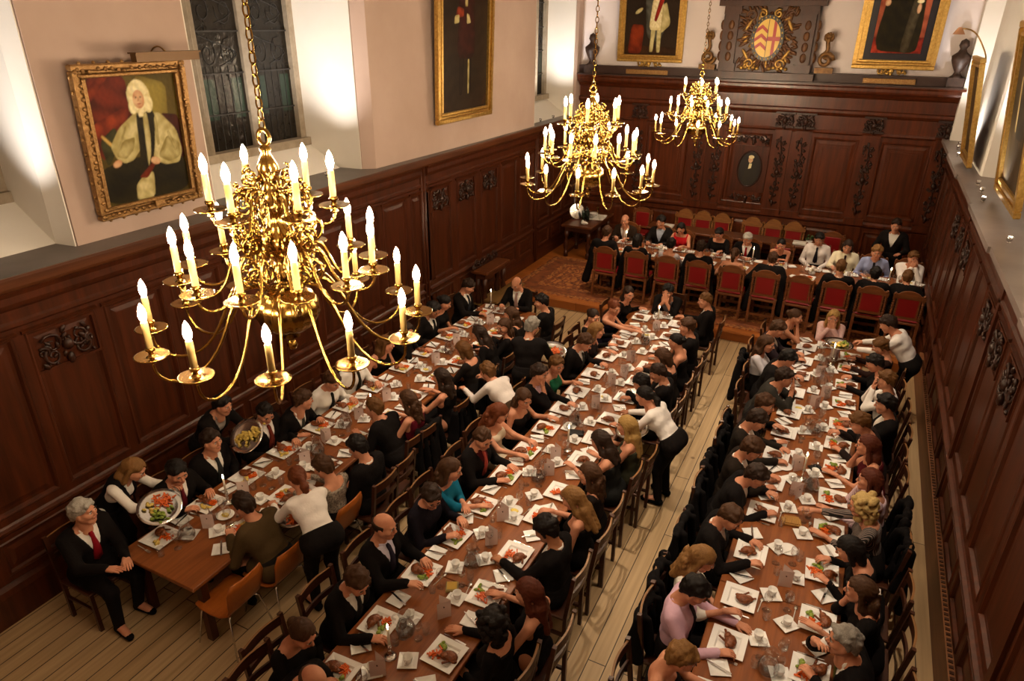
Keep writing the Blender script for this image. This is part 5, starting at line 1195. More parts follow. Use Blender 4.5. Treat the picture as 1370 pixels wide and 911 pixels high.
def garment(J_, kind, o=.0, sleeves=1.0, vee=0.0, h=.0165):
    lo, hi = bounds(J_, .22); f = Field(lo, hi, h); T = J_['T']; Rt = J_['Rt']; P = J_['P']
    def local(ax):                          # torso coordinate of the grid
        X, Y, Z = f.grid((slice(None),)*3); X, Y, Z = X-P[0], Y-P[1], Z-P[2]; return X*Rt[0,ax]+Y*Rt[1,ax]+Z*Rt[2,ax]
    sc_ = .95 if J_['F'] else 1.0
    if kind in ('jacket','gown','shirt','top','vest'):
        torso(f, J_, o); limbs(f, J_, o*.75, arms=sleeves > 0, fore=max(0, sleeves*2-1) if sleeves < 1 else .97, legs=False)
        if kind == 'gown':
            for s in 'RL': f.cap(J_['S'+s],(J_['E'+s]+J_['S'+s])/2+np.array([0,-.03,-.08]),.075,.10,.05); f.cap(T((1 if s == 'R' else -1)*.20,-.03,.25),J_['P']+np.array([(1 if s == 'R' else -1)*.31,-.06,-.34]),.06,.085,.06)
        w = local(2)
        if kind in ('jacket','gown'):
            for s in 'RL': f.cap(J_['H'+s],J_['H'+s]+(J_['K'+s]-J_['H'+s])*.35,.09+o,.085+o,.05)
        else: f.F = np.maximum(f.F, -(w-.03))
        top = (.468 if kind != 'shirt' else .475)*sc_
        if kind == 'top': top = .42*sc_
        if kind == 'vest': f.F = np.maximum(f.F, np.abs(local(0))-.145)
        rr = np.sqrt(local(0)**2+local(1)**2); nr = .082 if kind != 'top' else .12; f.F = np.maximum(f.F, -np.maximum(top-w, rr-nr))
        if vee:
            u, v = local(0), local(1); wid = vee*np.clip((w-.20*sc_)/(.24*sc_), 0, 1.2); f.F = np.maximum(f.F, -np.maximum(np.maximum(np.abs(u)-wid, -v+.015), .2*sc_-w))
    elif kind == 'front':                   # shirt front and collar seen in the jacket's opening
        torso(f, J_, .008); w = local(2); v = local(1); u = local(0); f.F = np.maximum(f.F, np.maximum(.12-w, w-.46*sc_)); f.F = np.maximum(f.F, np.maximum(.0-v, np.abs(u)-.12))
    elif kind == 'dress':
        torso(f, J_, o); w = local(2); top = (.375 if vee == 0 else .43)*sc_
        f.F = np.maximum(f.F, w-top); 
        if vee: f.F = np.maximum(f.F, np.abs(local(0))-.135)
        g = f.F; f.F = np.full_like(g, .5)
        A, B = J_['KR'], J_['KL']; f.cap(J_['HR'],A,.10,.075,.05).cap(J_['HL'],B,.10,.075,.05).cap((J_['HR']+J_['HL'])/2,(A+B)/2,.09,.07,.06)
        if J_['st']: f.cap(A,(A+J_['AR'])/2,.07,.07,.05).cap(B,(B+J_['AL'])/2,.07,.07,.05)
        f.F = smin(g, f.F, .03)
    elif kind == 'trousers':
        f.cap(T(-.085,0,.0),T(.085,0,.0),.127,None,.05).cap(T(-.06,.005,.09),T(.06,.005,.09),.117,None,.05); limbs(f, J_, .010, arms=False); f.F = np.maximum(f.F, local(2)-.11*sc_)
    elif kind == 'skirt':
        A, B = J_['KR'], J_['KL']; f.cap(T(-.085,0,.0),T(.085,0,.0),.125,None,.05).cap(T(-.05,.005,.09),T(.05,.005,.09),.113,None,.05).cap(J_['HR'],A,.10,.07,.05).cap(J_['HL'],B,.10,.07,.05).cap((J_['HR']+J_['HL'])/2,(A+B)/2,.09,.07,.06)
    elif kind == 'shoes':
        for s in 'RL': f.cap(J_['A'+s]+np.array([0,-.03,-.04]),J_['To'+s],.042,.036,.02)
        f.cut((0,0,-1),(0,0,.004))
    elif kind == 'collar':
        a = J_['N']-Rt@np.array([0,.012,.06]); b = a+(J_['head']+J_['Rh']@np.array([0,-.04,-.15])-a)*1.0; d = b-a; L = np.linalg.norm(d); d /= L
        f.cap(a,b,.077 if not J_['F'] else .068,.068 if not J_['F'] else .060,.01); f.cut(d, a+d*min(L,.10)); f.cut(-d, a+d*.0)
    return f.mesh()
def tie_mesh(J_):
    T = J_['T']; b = MB(); V = []; ys = [(.455,.085,.014),(.435,.098,.020),(.40,.118,.016),(.33,.138,.026),(.25,.135,.036),(.17,.126,.040),(.14,.124,.0)]
    for w, y, hw in ys:
        for x in (-hw,hw): V.append(T(x,y+.012,w))
        for x in (-hw,hw): V.append(T(x,y-.006,w))
    F = []
    for i in range(len(ys)-1):
        a = i*4; F += [(a,a+1,a+5,a+4),(a+3,a+2,a+6,a+7),(a+2,a,a+4,a+6),(a+1,a+3,a+7,a+5)]
    b.add(V, F, True); return b
# ---- hair, in head coordinates
def hair_geo(style):
    f = Field((-.17,-.24,-.42),(.17,.17,.17), .0085)
    def cap_(inf=.013, front=.30):
        f.ell((0,-.014,.034),(.078+inf,.100+inf,.092+inf),.01); X, Y, Z = f.grid((slice(None),)*3)
        f.F = np.maximum(f.F, .62*Y-.78*Z+.006+.012*np.sin(75*X+1)+.008*np.sin(140*X+60*Z))
    def face_open(): f.ell((0,.125,-.035),(.066,.085,.10),.015,sub=True)
    def sides(r=.02, z=-.02):
        for q in (-1,1): f.cap((q*.074,-.005,.045),(q*.079,-.02,z),r*.8,r*.6,.012)
        f.cap((-.05,-.085,.02),(-.045,-.088,-.05),.028,.018,.02).cap((.05,-.085,.02),(.045,-.088,-.05),.028,.018,.02).cap((0,-.095,.02),(0,-.095,-.06),.03,.02,.02)
    def lumps(sd, n=22, r=.02):
        R = random.Random(sd)
        for i in range(n):
            a = R.random()*6.3; ph = R.uniform(.1,1.45); c = (.084*math.cos(a)*math.cos(ph), -.014+.104*math.sin(a)*math.cos(ph), .034+.098*math.sin(ph))
            if c[1]*.62-c[2]*.78 < -.012: f.ell(c,(r,r*1.15,r*.9),.012)
    if style == 'short':
        cap_(.014); sides(.018,-.005); f.cap((-.05,.06,.095),(.045,.075,.088),.016,.022,.015); lumps(5)
    elif style == 'crop': cap_(.009); sides(.014,.0); lumps(8,16,.015)
    elif style == 'tousled':
        cap_(.016); sides(.02,-.03); lumps(4,30,.026); R = random.Random(2)
        for i in range(26):
            a = R.random()*6.3; ph = R.uniform(.15,1.4); c = (.085*math.cos(a)*math.cos(ph), -.014+.105*math.sin(a)*math.cos(ph), .034+.10*math.sin(ph))
            if c[1]*.62-c[2]*.78 < -.02: f.ell(c,(.022,.024,.02),.012)
    elif style == 'curly':
        R = random.Random(3); f.ell((0,-.03,.03),(.10,.11,.105),.02)
        for i in range(70):
            a = R.random()*6.3; z = R.uniform(-.16,.11); q = .105*math.sqrt(max(.15,1-(z/.2)**2)); c = (q*math.cos(a), -.03+q*1.05*math.sin(a), z)
            if c[1] < .045 or z > .06: f.ell(c,(.03,.03,.03),.012)
        face_open()
    elif style in ('long','longwave','verylong'):
        cap_(.014); E = {'long':-.26,'longwave':-.27,'verylong':-.36}[style]
        for s in (-1,1):
            f.cap((s*.072,-.015,.03),(s*.082,-.03,-.12),.026,.03,.02).cap((s*.082,-.03,-.12),(s*.07,-.085,E+.05),.03,.022,.02)
        f.cap((0,-.09,.02),(0,-.10,-.14),.055,.06,.03).cap((-.04,-.10,-.12),(-.035,-.135,E),.05,.03,.03).cap((.04,-.10,-.12),(.035,-.135,E),.05,.03,.03)
        if style == 'longwave':
            R = random.Random(6)
            for i in range(34): f.ell((R.uniform(-.09,.09),-.11+R.uniform(-.035,.0),R.uniform(E,-.02)),(.022,.022,.03),.012)
        face_open()
    elif style == 'bob':
        cap_(.015)
        for s in (-1,1): f.cap((s*.07,-.01,.03),(s*.078,-.01,-.10),.028,.026,.02)
        f.cap((-.03,-.085,0),(-.03,-.08,-.12),.05,.04,.03).cap((.03,-.085,0),(.03,-.08,-.12),.05,.04,.03); face_open()
    elif style == 'ponytail':
        cap_(.010); f.ell((0,-.115,.03),(.03,.03,.03),.02).cap((0,-.12,.025),(0,-.165,-.05),.03,.038,.02).cap((0,-.165,-.05),(.01,-.14,-.24),.038,.014,.02); face_open()
    elif style == 'bun': cap_(.010); f.ell((0,-.12,.035),(.042,.038,.042),.015); face_open()
    elif style == 'bald':
        f.ell((0,-.014,.03),(.086,.108,.098),.01); X, Y, Z = f.grid((slice(None),)*3); f.F = np.maximum(f.F, np.maximum(Z-.045+Y*.1, .62*Y-.78*Z-.008)); f.F = np.maximum(f.F, Y-.02)
    X, Y, Z = f.grid((slice(None),)*3)
    f.F = f.F+.0034*np.sin(120*X+60*Z+3*np.sin(50*Y))*np.sin(85*Y+25*X+2*np.sin(60*Z))
    return mesh_np('hair', *f.mesh(), [None] if False else [hair_mat('_')])
HM = {}
HCOL = {'black':'19120e','dark':'2f1e13','brown':'4a2f1b','mid':'67431f','auburn':'6b3519','light':'8a6236','blond':'b08a4e','pale':'c4a466','grey':'8f877c','silver':'b5aea3','red':'5c2a18','_':'24160d'}
def hair_mat(c):
    if c not in HM: HM[c] = mat('hair_'+c, HCOL[c], .6, spec=.25, noise=((160,160,22), tuple(x*.55 for x in hexc(HCOL[c]))), bump=(150,.25))
    return HM[c]
HAIR = {}
def cloth(c, kind='plain'):
    n = f'cloth_{kind}_{c}'
    if n in MATS: return MATS[n]
    if kind == 'stripe':
        m = mat(n, c, .8); nt = m.node_tree; tc = nt.nodes.new('ShaderNodeTexCoord'); wv = nt.nodes.new('ShaderNodeTexWave'); wv.inputs['Scale'].default_value = 26; mx = nt.nodes.new('ShaderNodeMix'); mx.data_type = 'RGBA'
        mx.inputs['A'].default_value = (*hexc(c),1); mx.inputs['B'].default_value = (*(hexc('e8dcd6') if c != '1c1716' else hexc('8a7a72')),1)
        nt.links.new(tc.outputs['Object'], wv.inputs['Vector']); rp = nt.nodes.new('ShaderNodeMapRange'); rp.inputs[1].default_value = .6; rp.inputs[2].default_value = .75; nt.links.new(wv.outputs[0], rp.inputs[0]); nt.links.new(rp.outputs[0], mx.inputs['Factor']); nt.links.new(mx.outputs['Result'], nt.nodes['Principled BSDF'].inputs['Base Color']); return m
    if kind == 'print': return mat(n, c, .8, noise=(60,'b8a896'))
    return mat(n, c, .9, spec=.12, bump=(26,.5))
SKIN = {'fair':('cf9474','bb7a5c'),'mid':('b57d5a','9c6645'),'dark':('7a4c34','683c28')}
def skin_mats(t):
    a, b = SKIN[t]; return [mat('skin_'+t, a, .55, spec=.3, noise=(9,b)), mat('eye_white','d8cfc4',.3), mat('eye_dark','1c120c',.4), mat('lips_'+t, 'a8604f' if t != 'dark' else '5c3328', .45)]
HEADPOS = []
SCALE = {}
def person(px, py, facing, sex, pose, label, outfit, hair, hc, hy=0, tw=0, skin='fair', over=None, z0=0, group=None, at_xy=None, grow=1.0):
    """the head lands on the sight line of (px,py); facing is the heading in degrees, 0 = towards the dais"""
    J_ = skeleton(pose, sex, math.radians(hy), math.radians(tw), over)
    hd = J_['head']; rz = math.radians(facing); c, s = math.cos(rz), math.sin(rz)
    if at_xy: bx, by = at_xy
    else:
        wx, wy = at(px, py, z0+hd[2]*grow); bx, by = wx-(c*hd[0]-s*hd[1])*grow, wy-(s*hd[0]+c*hd[1])*grow
    o = link('person', body_mesh(J_, sex, skin_mats(skin)), None, (bx,by,z0), rz); tag(o, label, 'person', group)
    o.scale = (grow,)*3
    def add(nm, VQ, m): return link(nm, mesh_np(nm, VQ[0], VQ[1], m), o)
    k = outfit[0]; cc = [q if not isinstance(q, str) else cloth(q) for q in outfit[1:]]
    if k in ('suit','gown'):               # jacket, shirt, tie or None, trousers
        add('shirt_front', garment(J_,'front'), cc[1]); add('shirt_collar', garment(J_,'collar'), cc[1]); add('jacket' if k == 'suit' else 'gown', garment(J_,'jacket' if k == 'suit' else 'gown',.022,1.0,.085), cc[0])
        if cc[2] is not None: tie_mesh(J_).build('tie', cc[2], o)
        add('trousers', garment(J_,'trousers'), cc[3] if len(cc) > 3 else cc[0])
    elif k == 'shirt':                      # shirt, tie, trousers
        add('shirt', garment(J_,'shirt',.014,1.0), cc[0]); add('shirt_collar', garment(J_,'collar'), cc[0])
        if cc[1] is not None: tie_mesh(J_).build('tie', cc[1], o)
        add('trousers', garment(J_,'trousers'), cc[2])
    elif k == 'vest':                       # shirt, vest, trousers
        add('shirt', garment(J_,'shirt',.014,1.0), cc[0]); add('waistcoat', garment(J_,'vest',.026,0,.07), cc[1]); add('trousers', garment(J_,'trousers'), cc[2])
    elif k == 'dress': add('dress', garment(J_,'dress',.012,0,outfit[2] if len(outfit) > 2 and not isinstance(outfit[2], str) else 0), cc[0])
    elif k == 'top':                        # sleeved top, skirt
        add('top', garment(J_,'top',.013,outfit[3] if len(outfit) > 3 else 1.0), cc[0]); add('skirt', garment(J_,'skirt'), cc[1])
    if k not in ('dress','top'): add('shoes', garment(J_,'shoes'), cloth('0c0b0b'))
    else: add('shoes', garment(J_,'shoes'), cloth('1a1414'))
    if hair:
        if hair not in HAIR: HAIR[hair] = hair_geo(hair)
        h_ = link('hair', HAIR[hair], o); h_.material_slots[0].link = 'OBJECT'; h_.material_slots[0].material = hair_mat(hc)
        M4 = np.eye(4); M4[:3,:3] = J_['Rh']*(1.0 if sex == 'm' else .96); M4[:3,3] = hd; h_.matrix_local = Matrix(M4.tolist())
    J_['o'] = o; J_['world'] = Matrix.Translation((bx,by,z0)) @ Matrix.Rotation(rz,4,'Z'); HEADPOS.append((label, bx, by)); return J_

def make_gown():
    f = Field((-.42,-.50,.02),(.42,.12,1.06), .02); R = random.Random(9)
    f.cap((-.19,-.27,.92),(.19,-.27,.92),.036,None,.03)
    for x in (-.2,-.1,0,.1,.2): f.cap((x,-.28,.9),(x*1.2+R.uniform(-.03,.03),-.315+R.uniform(-.02,.02),.2+R.uniform(0,.2)),.032,.05,.04)
    for sx in (-1,1): f.cap((sx*.21,-.26,.92),(sx*.25,-.22,.5),.03,.045,.04); f.cap((sx*.14,-.2,.9),(sx*.15,-.16,.55),.03,.04,.04)
    X, Y, Z = f.grid((slice(None),)*3); f.F = f.F+.010*np.sin(34*X+4*Z)*np.sin(9*Z+11*Y)+.004*np.sin(70*X)
    o = link('draped_gown', mesh_np('draped_gown', *f.mesh(), cloth('100d0d'))); return tag(o, '', 'gown', 'black gowns draped over chair backs')
draped_gown = Proto(make_gown)
# ------------------------------------------------------------ the people
BK = '14100f'; CH = '1d1815'; NV = '15151b'; WH = 'e6e0d8'; CR = 'ddd3bf'
def SU(tie=None, j=BK, sh=WH, tr=None): return ('suit', j, sh, tie if tie is None else tie, tr or j)
EDGE = {'w':(-5.395,-2.94,-.39),'a':(-4.415,-1.96,.59)}
def seat_lean(px, py, side, sex, pose, hy, tw, over, z0):
    """how far forward the sitter leans so that the seat stands a hand's breadth from the table"""
    best = None
    for i in range(25):
        ln = .0+.026*i; o = dict(over or {}); o['lean'] = ln; h = skeleton(pose, sex, math.radians(hy), math.radians(tw), o)['head']; x, y = at(px, py, z0+h[2])
        if side in 'wa': sx = 1 if side == 'w' else -1; bx = x-sx*h[1]; e = min(EDGE[side], key=lambda q: abs(q-x)); d = (e-bx)*sx
        else: sy = 1 if side == 'hn' else -1; e = {'hn':12.95,'hf':13.97,'end':9.76 if x < -3.6 else 10.86}[side]; d = (e-(y-sy*h[1]))*sy
        c = abs(d-.235)+.12*abs(ln-.2)
        if best is None or c < best[0]: best = (c, ln)
    return best[1]
def guest(px, py, side, sex, pose, label, outfit, hair, hc, hy=0, tw=0, skin='fair', over=None, chair='dining', turn=0):
    f = {'w':-90,'a':90,'end':180,'hn':0,'hf':180}[side]+turn
    hi = side in ('hn','hf')
    if (px, py) != (112,685): over = dict(over or {}); over['lean'] = seat_lean(px, py, side, sex, pose, hy, tw, over, RZ if hi else 0)
    R_ = random.Random(px*7+py); over = dict(over or {})
    for k in 'RL':                         # no two sitters hold their hands quite alike
        t = over.get(k, POSES[pose][k])
        if not isinstance(t, str) and (px, py) != (112,685) and pose != 'reach':
            if R_.random() < .28: t = (t[0]*.7, .22, .64)
            else: t = (t[0]+R_.uniform(-.04,.04), t[1]+R_.uniform(-.05,.05), t[2]+R_.choice((0,0,.04)))
            over[k] = t
    J_ = person(px, py, f, sex, pose, label, outfit, hair, hc, hy, tw, skin, over, RZ if hi else 0)
    x, y, _ = J_['o'].location; r = math.radians({'w':-90,'a':90,'end':180,'hn':0,'hf':180}[side])
    lb = label.split(' person')[0]
    if chair == 'dining': dining_chair((x-math.sin(r)*.02, y+math.cos(r)*.02, 0), r, 'dark slat-backed chair of the '+label_short(label))
    elif chair == 'shell': shell_chair((x-math.sin(r)*.05, y+math.cos(r)*.05, 0), r, 'bent plywood chair under the '+label_short(label))
    elif chair == 'redfar': red_chair((x, y, RZ), r, 'red leather chair under the '+label_short(label))
    if chair == 'dining' and draped(px, py, side): draped_gown((x-math.sin(r)*.02, y+math.cos(r)*.02, 0), r+random.uniform(-.12,.12), 'black gown hung on the chair of the '+' '.join(label_short(label).split(' ')[:8])).scale = (random.uniform(.85,1.08), random.uniform(.9,1.05), random.uniform(.9,1.02))
    return J_
def draped(px, py, side):
    return (px, py) in ((545,535),(590,505),(619,468),(1026,460),(1024,541),(1013,562),(978,692),(930,790),(1163,642),(1152,676),(940,748),(1012,637),(1006,601))
def label_short(l): return ' '.join(l.replace('person','diner').split(' ')[:9])
# left table, wall side
guest(112,685,'w','m','upright','grey-haired person in dark suit and red tie, hands on the end of the left table',SU('8a1420'),'short','silver',hy=25,over=dict(R=(.12,.45,.79),L=(-.05,.48,.79),hp=.05))
guest(237,632,'w','m','eat','dark-bearded person in dark suit with burgundy tie, wall side of left table',SU('5a1620'),'short','black',hy=-12,over=dict(hp=-.3,lean=.2))
guest(283,590,'w','m','upright','person in black jacket looking up from the candle, left table wall side',SU('2a2a2a'),'short','dark',hy=5,over=dict(hp=0))
guest(355,553,'w','m','eat','person in dark suit with brown-red tie looking down, left table wall side',SU('6b2a1e'),'crop','black',hy=-20,over=dict(lean=.2))
guest(406,535,'w','m','upright','brown-haired person in dark suit with dark tie turning away, left table',SU('3a3830'),'short','brown',hy=40,tw=10)
guest(445,510,'w','m','eat','person in white shirt and dark tie leaning over his plate, left table',('shirt',WH,'1b1a1a',BK),'short','brown',hy=-8,over=dict(lean=.28))
guest(478,480,'w','m','eat','second person in white shirt with dark tie, left table wall side',('shirt',WH,'24221c',BK),'short','dark',over=dict(hp=-.2,lean=.2))
guest(517,460,'w','f','upright','long-haired person in black halter dress, left table wall side',('dress','15110f',.5),'long','mid',hy=28)
guest(545,443,'w','f','chin','dark-haired person in black with chin on hand, left table wall side',('top',BK,BK,1.0),'short','dark',hy=-20)
guest(580,415,'w','m','eat','person with dark curly hair in dark suit, left table wall side',SU('1d1d1d'),'tousled','black',hy=-15,skin='mid')
G_ear = guest(595,405,'w','f','eat','dark-haired person with earrings in black, left table near the dais',('top',BK,BK,.5),'bun','black',hy=20)
guest(627,383,'w','m','low','person in dark suit cutting food, last on the wall side of left table',SU('2b2b30'),'short','dark',hy=5)
guest(691,380,'end','m','eat','bald person in dark suit with pinkish tie at the dais end of left table',SU('a08078'),'bald','brown',over=dict(hp=-.45))
# left table, aisle side
guest(325,675,'a','m','eat','person in brown tweed jacket with back turned on a plywood chair',SU(None,'4a3a24',WH,'1a1613'),'crop','dark',chair='shell',over=dict(hp=-.3))
guest(432,625,'a','f','eat','short-haired person in speckled grey top, aisle side of left table',('top',cloth('3a302a','print'),BK,1.0),'short','brown',chair='shell')
guest(478,598,'a','m','eat','dark-haired person in black jacket beside the empty slat chair, left table',SU(None),'short','black')
guest(500,545,'a','m','chin','light brown-haired person in black jacket with white collar, left table',SU(None),'crop','mid')
guest(545,535,'a','f','upright','long-haired person in dark red dress, aisle side of left table',('dress','5c1220',.5),'longwave','brown')
guest(590,505,'a','f','upright','dark long-haired person in black dress with bare arms, left table',('dress',BK,.5),'long','dark')
guest(619,468,'a','f','eat','light brown-haired person, aisle side of left table behind the bending server',('top',CH,BK,1.0),'bob','mid')
guest(641,447,'a','f','eat','dark brown-haired person next to a smiling one, left table aisle side',('top',BK,BK,1.0),'long','dark')
guest(674,437,'a','f','upright','smiling long-haired person in black looking back, left table aisle side',('top',BK,BK,1.0),'verylong','brown',hy=55,tw=15)
guest(683,421,'a','f','upright','brown long-haired person close to the dais end of left table, aisle side',('top',CH,BK,1.0),'long','brown',hy=15)
guest(724,404,'a','m','upright','dark-haired person in dark suit on the last aisle chair of left table',SU(None),'short','black',hy=25)
# middle table, left side
guest(420,912,'w','m','eat','bald person at the foot of the middle table, only the crown in view',SU(None),'bald','brown')
guest(405,848,'w','f','eat','person with brown hair in a bun and black top, near corner of middle table',('top',BK,BK,1.0),'bun','brown',over=dict(lean=.2))
guest(478,778,'w','m','low','short-haired person in black suit looking down, left side of middle table',SU('2a2624'),'short','brown',hy=-15)
guest(515,704,'w','m','eat','balding person in dark suit with lilac shirt, left side of middle table',SU('2a2430',BK,'cfc6d6'),'bald','dark',hy=10,over=dict(hp=-.1,lean=.2))
G_spec = guest(577,665,'w','m','eat','person in black shirt and spectacles reading down, left side of middle table',('shirt','17131a',None,BK),'short','dark',hy=-35)
guest(604,628,'w','f','arms','person in teal top with brown hair, left side of middle table',('top','14607a',BK,.6),'longwave','brown',hy=15)
guest(646,587,'w','m','upright','person in dark suit with salmon red tie, left side of middle table',SU('a8463c',BK,'4a1418'),'crop','brown',hy=-22,over=dict(hp=-.35))
guest(668,553,'w','f','eat','person with long wavy brown hair in cream dress, middle table',('dress','d8c8b0'),'longwave','auburn',hy=20)
G_neck = guest(701,533,'w','f','upright','person in black dress with dark necklace, left side of middle table',('dress',BK),'long','brown',hy=-30,over=dict(hp=-.3))
guest(722,500,'w','m','chin','person in dark suit and pink shirt with hand at chin, middle table',SU(None,BK,'d9b8c4'),'short','dark',hy=-5)
guest(745,488,'w','f','upright','person in green dress by the silver platter, left side of middle table',('dress','1d5a3c',.5),'short','mid',hy=-30,skin='fair')
guest(783,458,'w','m','low','brown-haired person in dark suit leaning forward, left side of middle table',SU('3a3a36'),'short','brown',hy=-5)
guest(799,442,'w','f','upright','blond long-haired person gesturing, left side of middle table',('dress','2a2020',.5),'verylong','light',hy=20,over=dict(R=(.2,.38,.95)))
guest(794,424,'w','f','upright','brown-haired person in profile, left side of middle table near the dais',('top',BK,BK,1.0),'bun','dark',hy=-30)
guest(822,412,'w','f','reach','auburn-haired person in strapless dark dress reaching over, middle table',('dress','1a1424'),'bun','auburn',hy=-30)
guest(841,393,'w','f','upright','long dark-haired person in black, last on the left side of middle table',('top',BK,BK,1.0),'verylong','dark',hy=-45)
guest(893,391,'end','m','clasp','dark curly-haired person with clasped hands at the dais end of middle table',SU(None,BK,'6a6468'),'tousled','black')
# middle table, right side
guest(655,832,'a','f','upright','person with a large mass of black hair, near right side of middle table',('top',BK,BK,1.0),'curly','black')
guest(706,792,'a','f','upright','long red-haired person in black sleeveless top, right side of middle table',('dress','130f10',.5),'verylong','red',hy=5)
guest(730,708,'a','m','eat','dark curly-haired person in black jacket, right side of middle table',SU(None),'tousled','black',skin='mid')
guest(766,667,'a','f','eat','person with long straight light brown hair and bare back, middle table',('dress',BK),'verylong','light')
guest(788,634,'a','f','chin','brown-haired person in dark jacket leaning on hand, right side of middle table',('top','1e1714',BK,1.0),'longwave','brown')
guest(803,590,'a','f','eat','person with long dark hair and bare shoulders in lace dress, middle table',('dress','1c1c1a'),'long','dark',hy=-10)
guest(838,570,'a','f','upright','blond long-haired person with bare back beside the bending server',('dress','3a3a2c'),'verylong','blond')
guest(858,513,'a','f','eat','small dark-haired person half hidden by the bending server',('top',BK,BK,.5),'short','black')
guest(880,499,'a','m','eat','balding dark-haired person in suit with white collar, middle table',SU(None),'crop','dark',hy=15)
guest(886,478,'a','f','eat','brown-haired person leaning in, right side of middle table',('top','1b1614',BK,1.0),'bob','brown')
guest(904,457,'a','f','upright','dark-haired person with bare shoulders in black dress, far right of middle table',('dress',BK),'bun','black')
guest(919,437,'a','m','chin','brown-haired person talking with hand to face, far right of middle table',SU(None),'tousled','brown',hy=20)
guest(943,402,'a','m','upright','upright short-haired person in black, last on the right side of middle table',SU(None),'crop','mid',hy=25)
# right table, aisle side
guest(912,880,'w','f','eat','person with light brown hair and bare shoulders, near end of right table',('dress',BK),'short','light',hy=20)
guest(930,790,'w','m','low','dark-haired person in pink shirt, aisle side of right table',('shirt','c9a3b4','2a2024',BK),'short','black',over=dict(lean=.35))
guest(940,748,'w','f','eat','curly golden-haired person in white top, aisle side of right table',('top','d8d0c4','1a1512',.6),'longwave','light',hy=10)
guest(978,692,'w','m','low','older short-haired person in dark suit looking down, aisle side of right table',SU('3a3a3c'),'crop','brown',hy=-20,over=dict(lean=.34))
guest(1012,637,'w','m','low','dark-haired person in black suit bent over the plate, aisle side of right table',SU(None),'short','dark',over=dict(lean=.38))
guest(1006,601,'w','m','low','brown tousled-haired person in brown suit, aisle side of right table',SU(None,'221a14'),'tousled','brown',over=dict(lean=.36))
guest(1013,562,'w','m','low','dark brown-haired person in dark brown jacket, aisle side of right table',SU(None,'211b16'),'short','dark',over=dict(lean=.38))
guest(1024,541,'w','m','upright','brown-haired person turning towards the gallery, aisle side of right table',SU(None),'short','brown',hy=-15)
guest(1050,505,'w','m','clasp','person in grey jacket with raised clasped hands, aisle side of right table',SU(None,'2e2b26'),'short','dark')
guest(1054,480,'w','m','eat','black-haired person in dark suit, aisle side of right table',SU(None),'short','black')
guest(1026,460,'w','f','upright','long brown-haired person in pale grey top, aisle side of right table',('top','b9b3b8',BK,.6),'verylong','brown',hy=-10)
guest(1041,440,'w','m','eat','brown-haired person behind the one in the pale grey top, right table',SU(None,'2a2024'),'short','brown')
guest(1064,424,'w','f','chin','person in black with bare raised arm, last on the aisle side of right table',('dress',BK,.5),'bun','brown',hy=-10)
guest(1115,425,'end','f','clasp','long blond-haired person in pink striped shirt at the dais end of right table',('top',cloth('c98a86','stripe'),BK,1.0),'verylong','blond')
# right table, wall side
G_cup = guest(1128,858,'a','m','drink','grey-haired person in dark suit drinking from a cup, right table wall side',SU('5a5a30'),'short','grey',hy=10)
G_clip = guest(1150,790,'a','f','chin','brown-haired person with a hair clip, wall side of right table',('top',BK,BK,.7),'longwave','brown')
guest(1136,735,'a','f','eat','dark-haired person in black leaning forward, wall side of right table',('top',BK,BK,1.0),'bob','black')
guest(1152,676,'a','f','reach','curly blond person in dark striped top reaching over, wall side of right table',('top',cloth('1c1716','stripe'),BK,.8),'curly','pale')
guest(1163,642,'a','f','chin','red-brown bobbed person in pink striped shirt, wall side of right table',('top',cloth('c9a0b0','stripe'),BK,1.0),'bob','red')
guest(1160,596,'a','f','chin','long red-haired person in dark red top, wall side of right table',('dress','4a1018',.5),'verylong','red')
guest(1150,566,'a','m','eat','older brown-haired person turning aside, wall side of right table',SU(None,'261c1a'),'short','mid',hy=10)
guest(1184,541,'a','m','upright','black-haired person in black suit with white collar, wall side of right table',SU(None),'short','black')
guest(1185,509,'a','m','clasp','brown-haired person in white shirt with raised hands, right table wall side',('shirt',WH,None,BK),'short','mid')
guest(1170,486,'a','f','eat','black-haired person in black, wall side of right table near the server',('top',BK,BK,1.0),'short','black')
guest(1178,464,'a','f','eat','curly brown-haired person next to the white-shirted server, right table',('top','2a1a16',BK,1.0),'tousled','mid')
# high table, far side
guest(836,295,'hf','m','eat','fair balding person in brown jacket, far left of the high table',SU('b59a8a','2a1d14'),'bald','brown',chair='redfar',over=dict(hp=-.1,lean=.15))
guest(884,297,'hf','m','eat','dark-haired person in dark jacket with open blue shirt, high table',('suit','191513','aab4c8',None,BK),'tousled','black',chair='redfar',hy=-12,over=dict(lean=.15,hp=-.2))
guest(911,306,'hf','f','eat','long dark-haired person in red top at the high table',('top','b01a20',BK,.0),'long','black',chair='redfar',over=dict(lean=.2))
guest(962,313,'hf','f','eat','dark short-haired person in black, far side of the high table',('top',BK,BK,1.0),'short','black',chair='redfar',over=dict(lean=.2))
guest(1000,320,'hf','m','eat','grey-haired person in dark suit with red tie at the high table',SU('8a1a1e'),'short','silver',chair='redfar',over=dict(lean=.2))
guest(1045,328,'hf','f','arms','small dark-haired person with bare arms, far side of the high table',('dress','16120f',.5),'bun','black',chair='redfar')
guest(1096,320,'hf','m','eat','person in white shirt with long dark tie at the high table',('shirt','e6dcd6','1f1c22',BK),'short','black',chair='redfar',over=dict(lean=.12,hp=-.35))
guest(1134,330,'hf','m','eat','person in cream shirt with dark hair at the high table',('shirt','e0d6b8','2a1a20',BK),'bob','dark',chair='redfar',over=dict(lean=.16,hp=-.3))
guest(1173,338,'hf','m','upright','curly light-haired person in blue shirt at the high table',('shirt','8f98bd','1c1a22',BK),'tousled','light',chair='redfar')
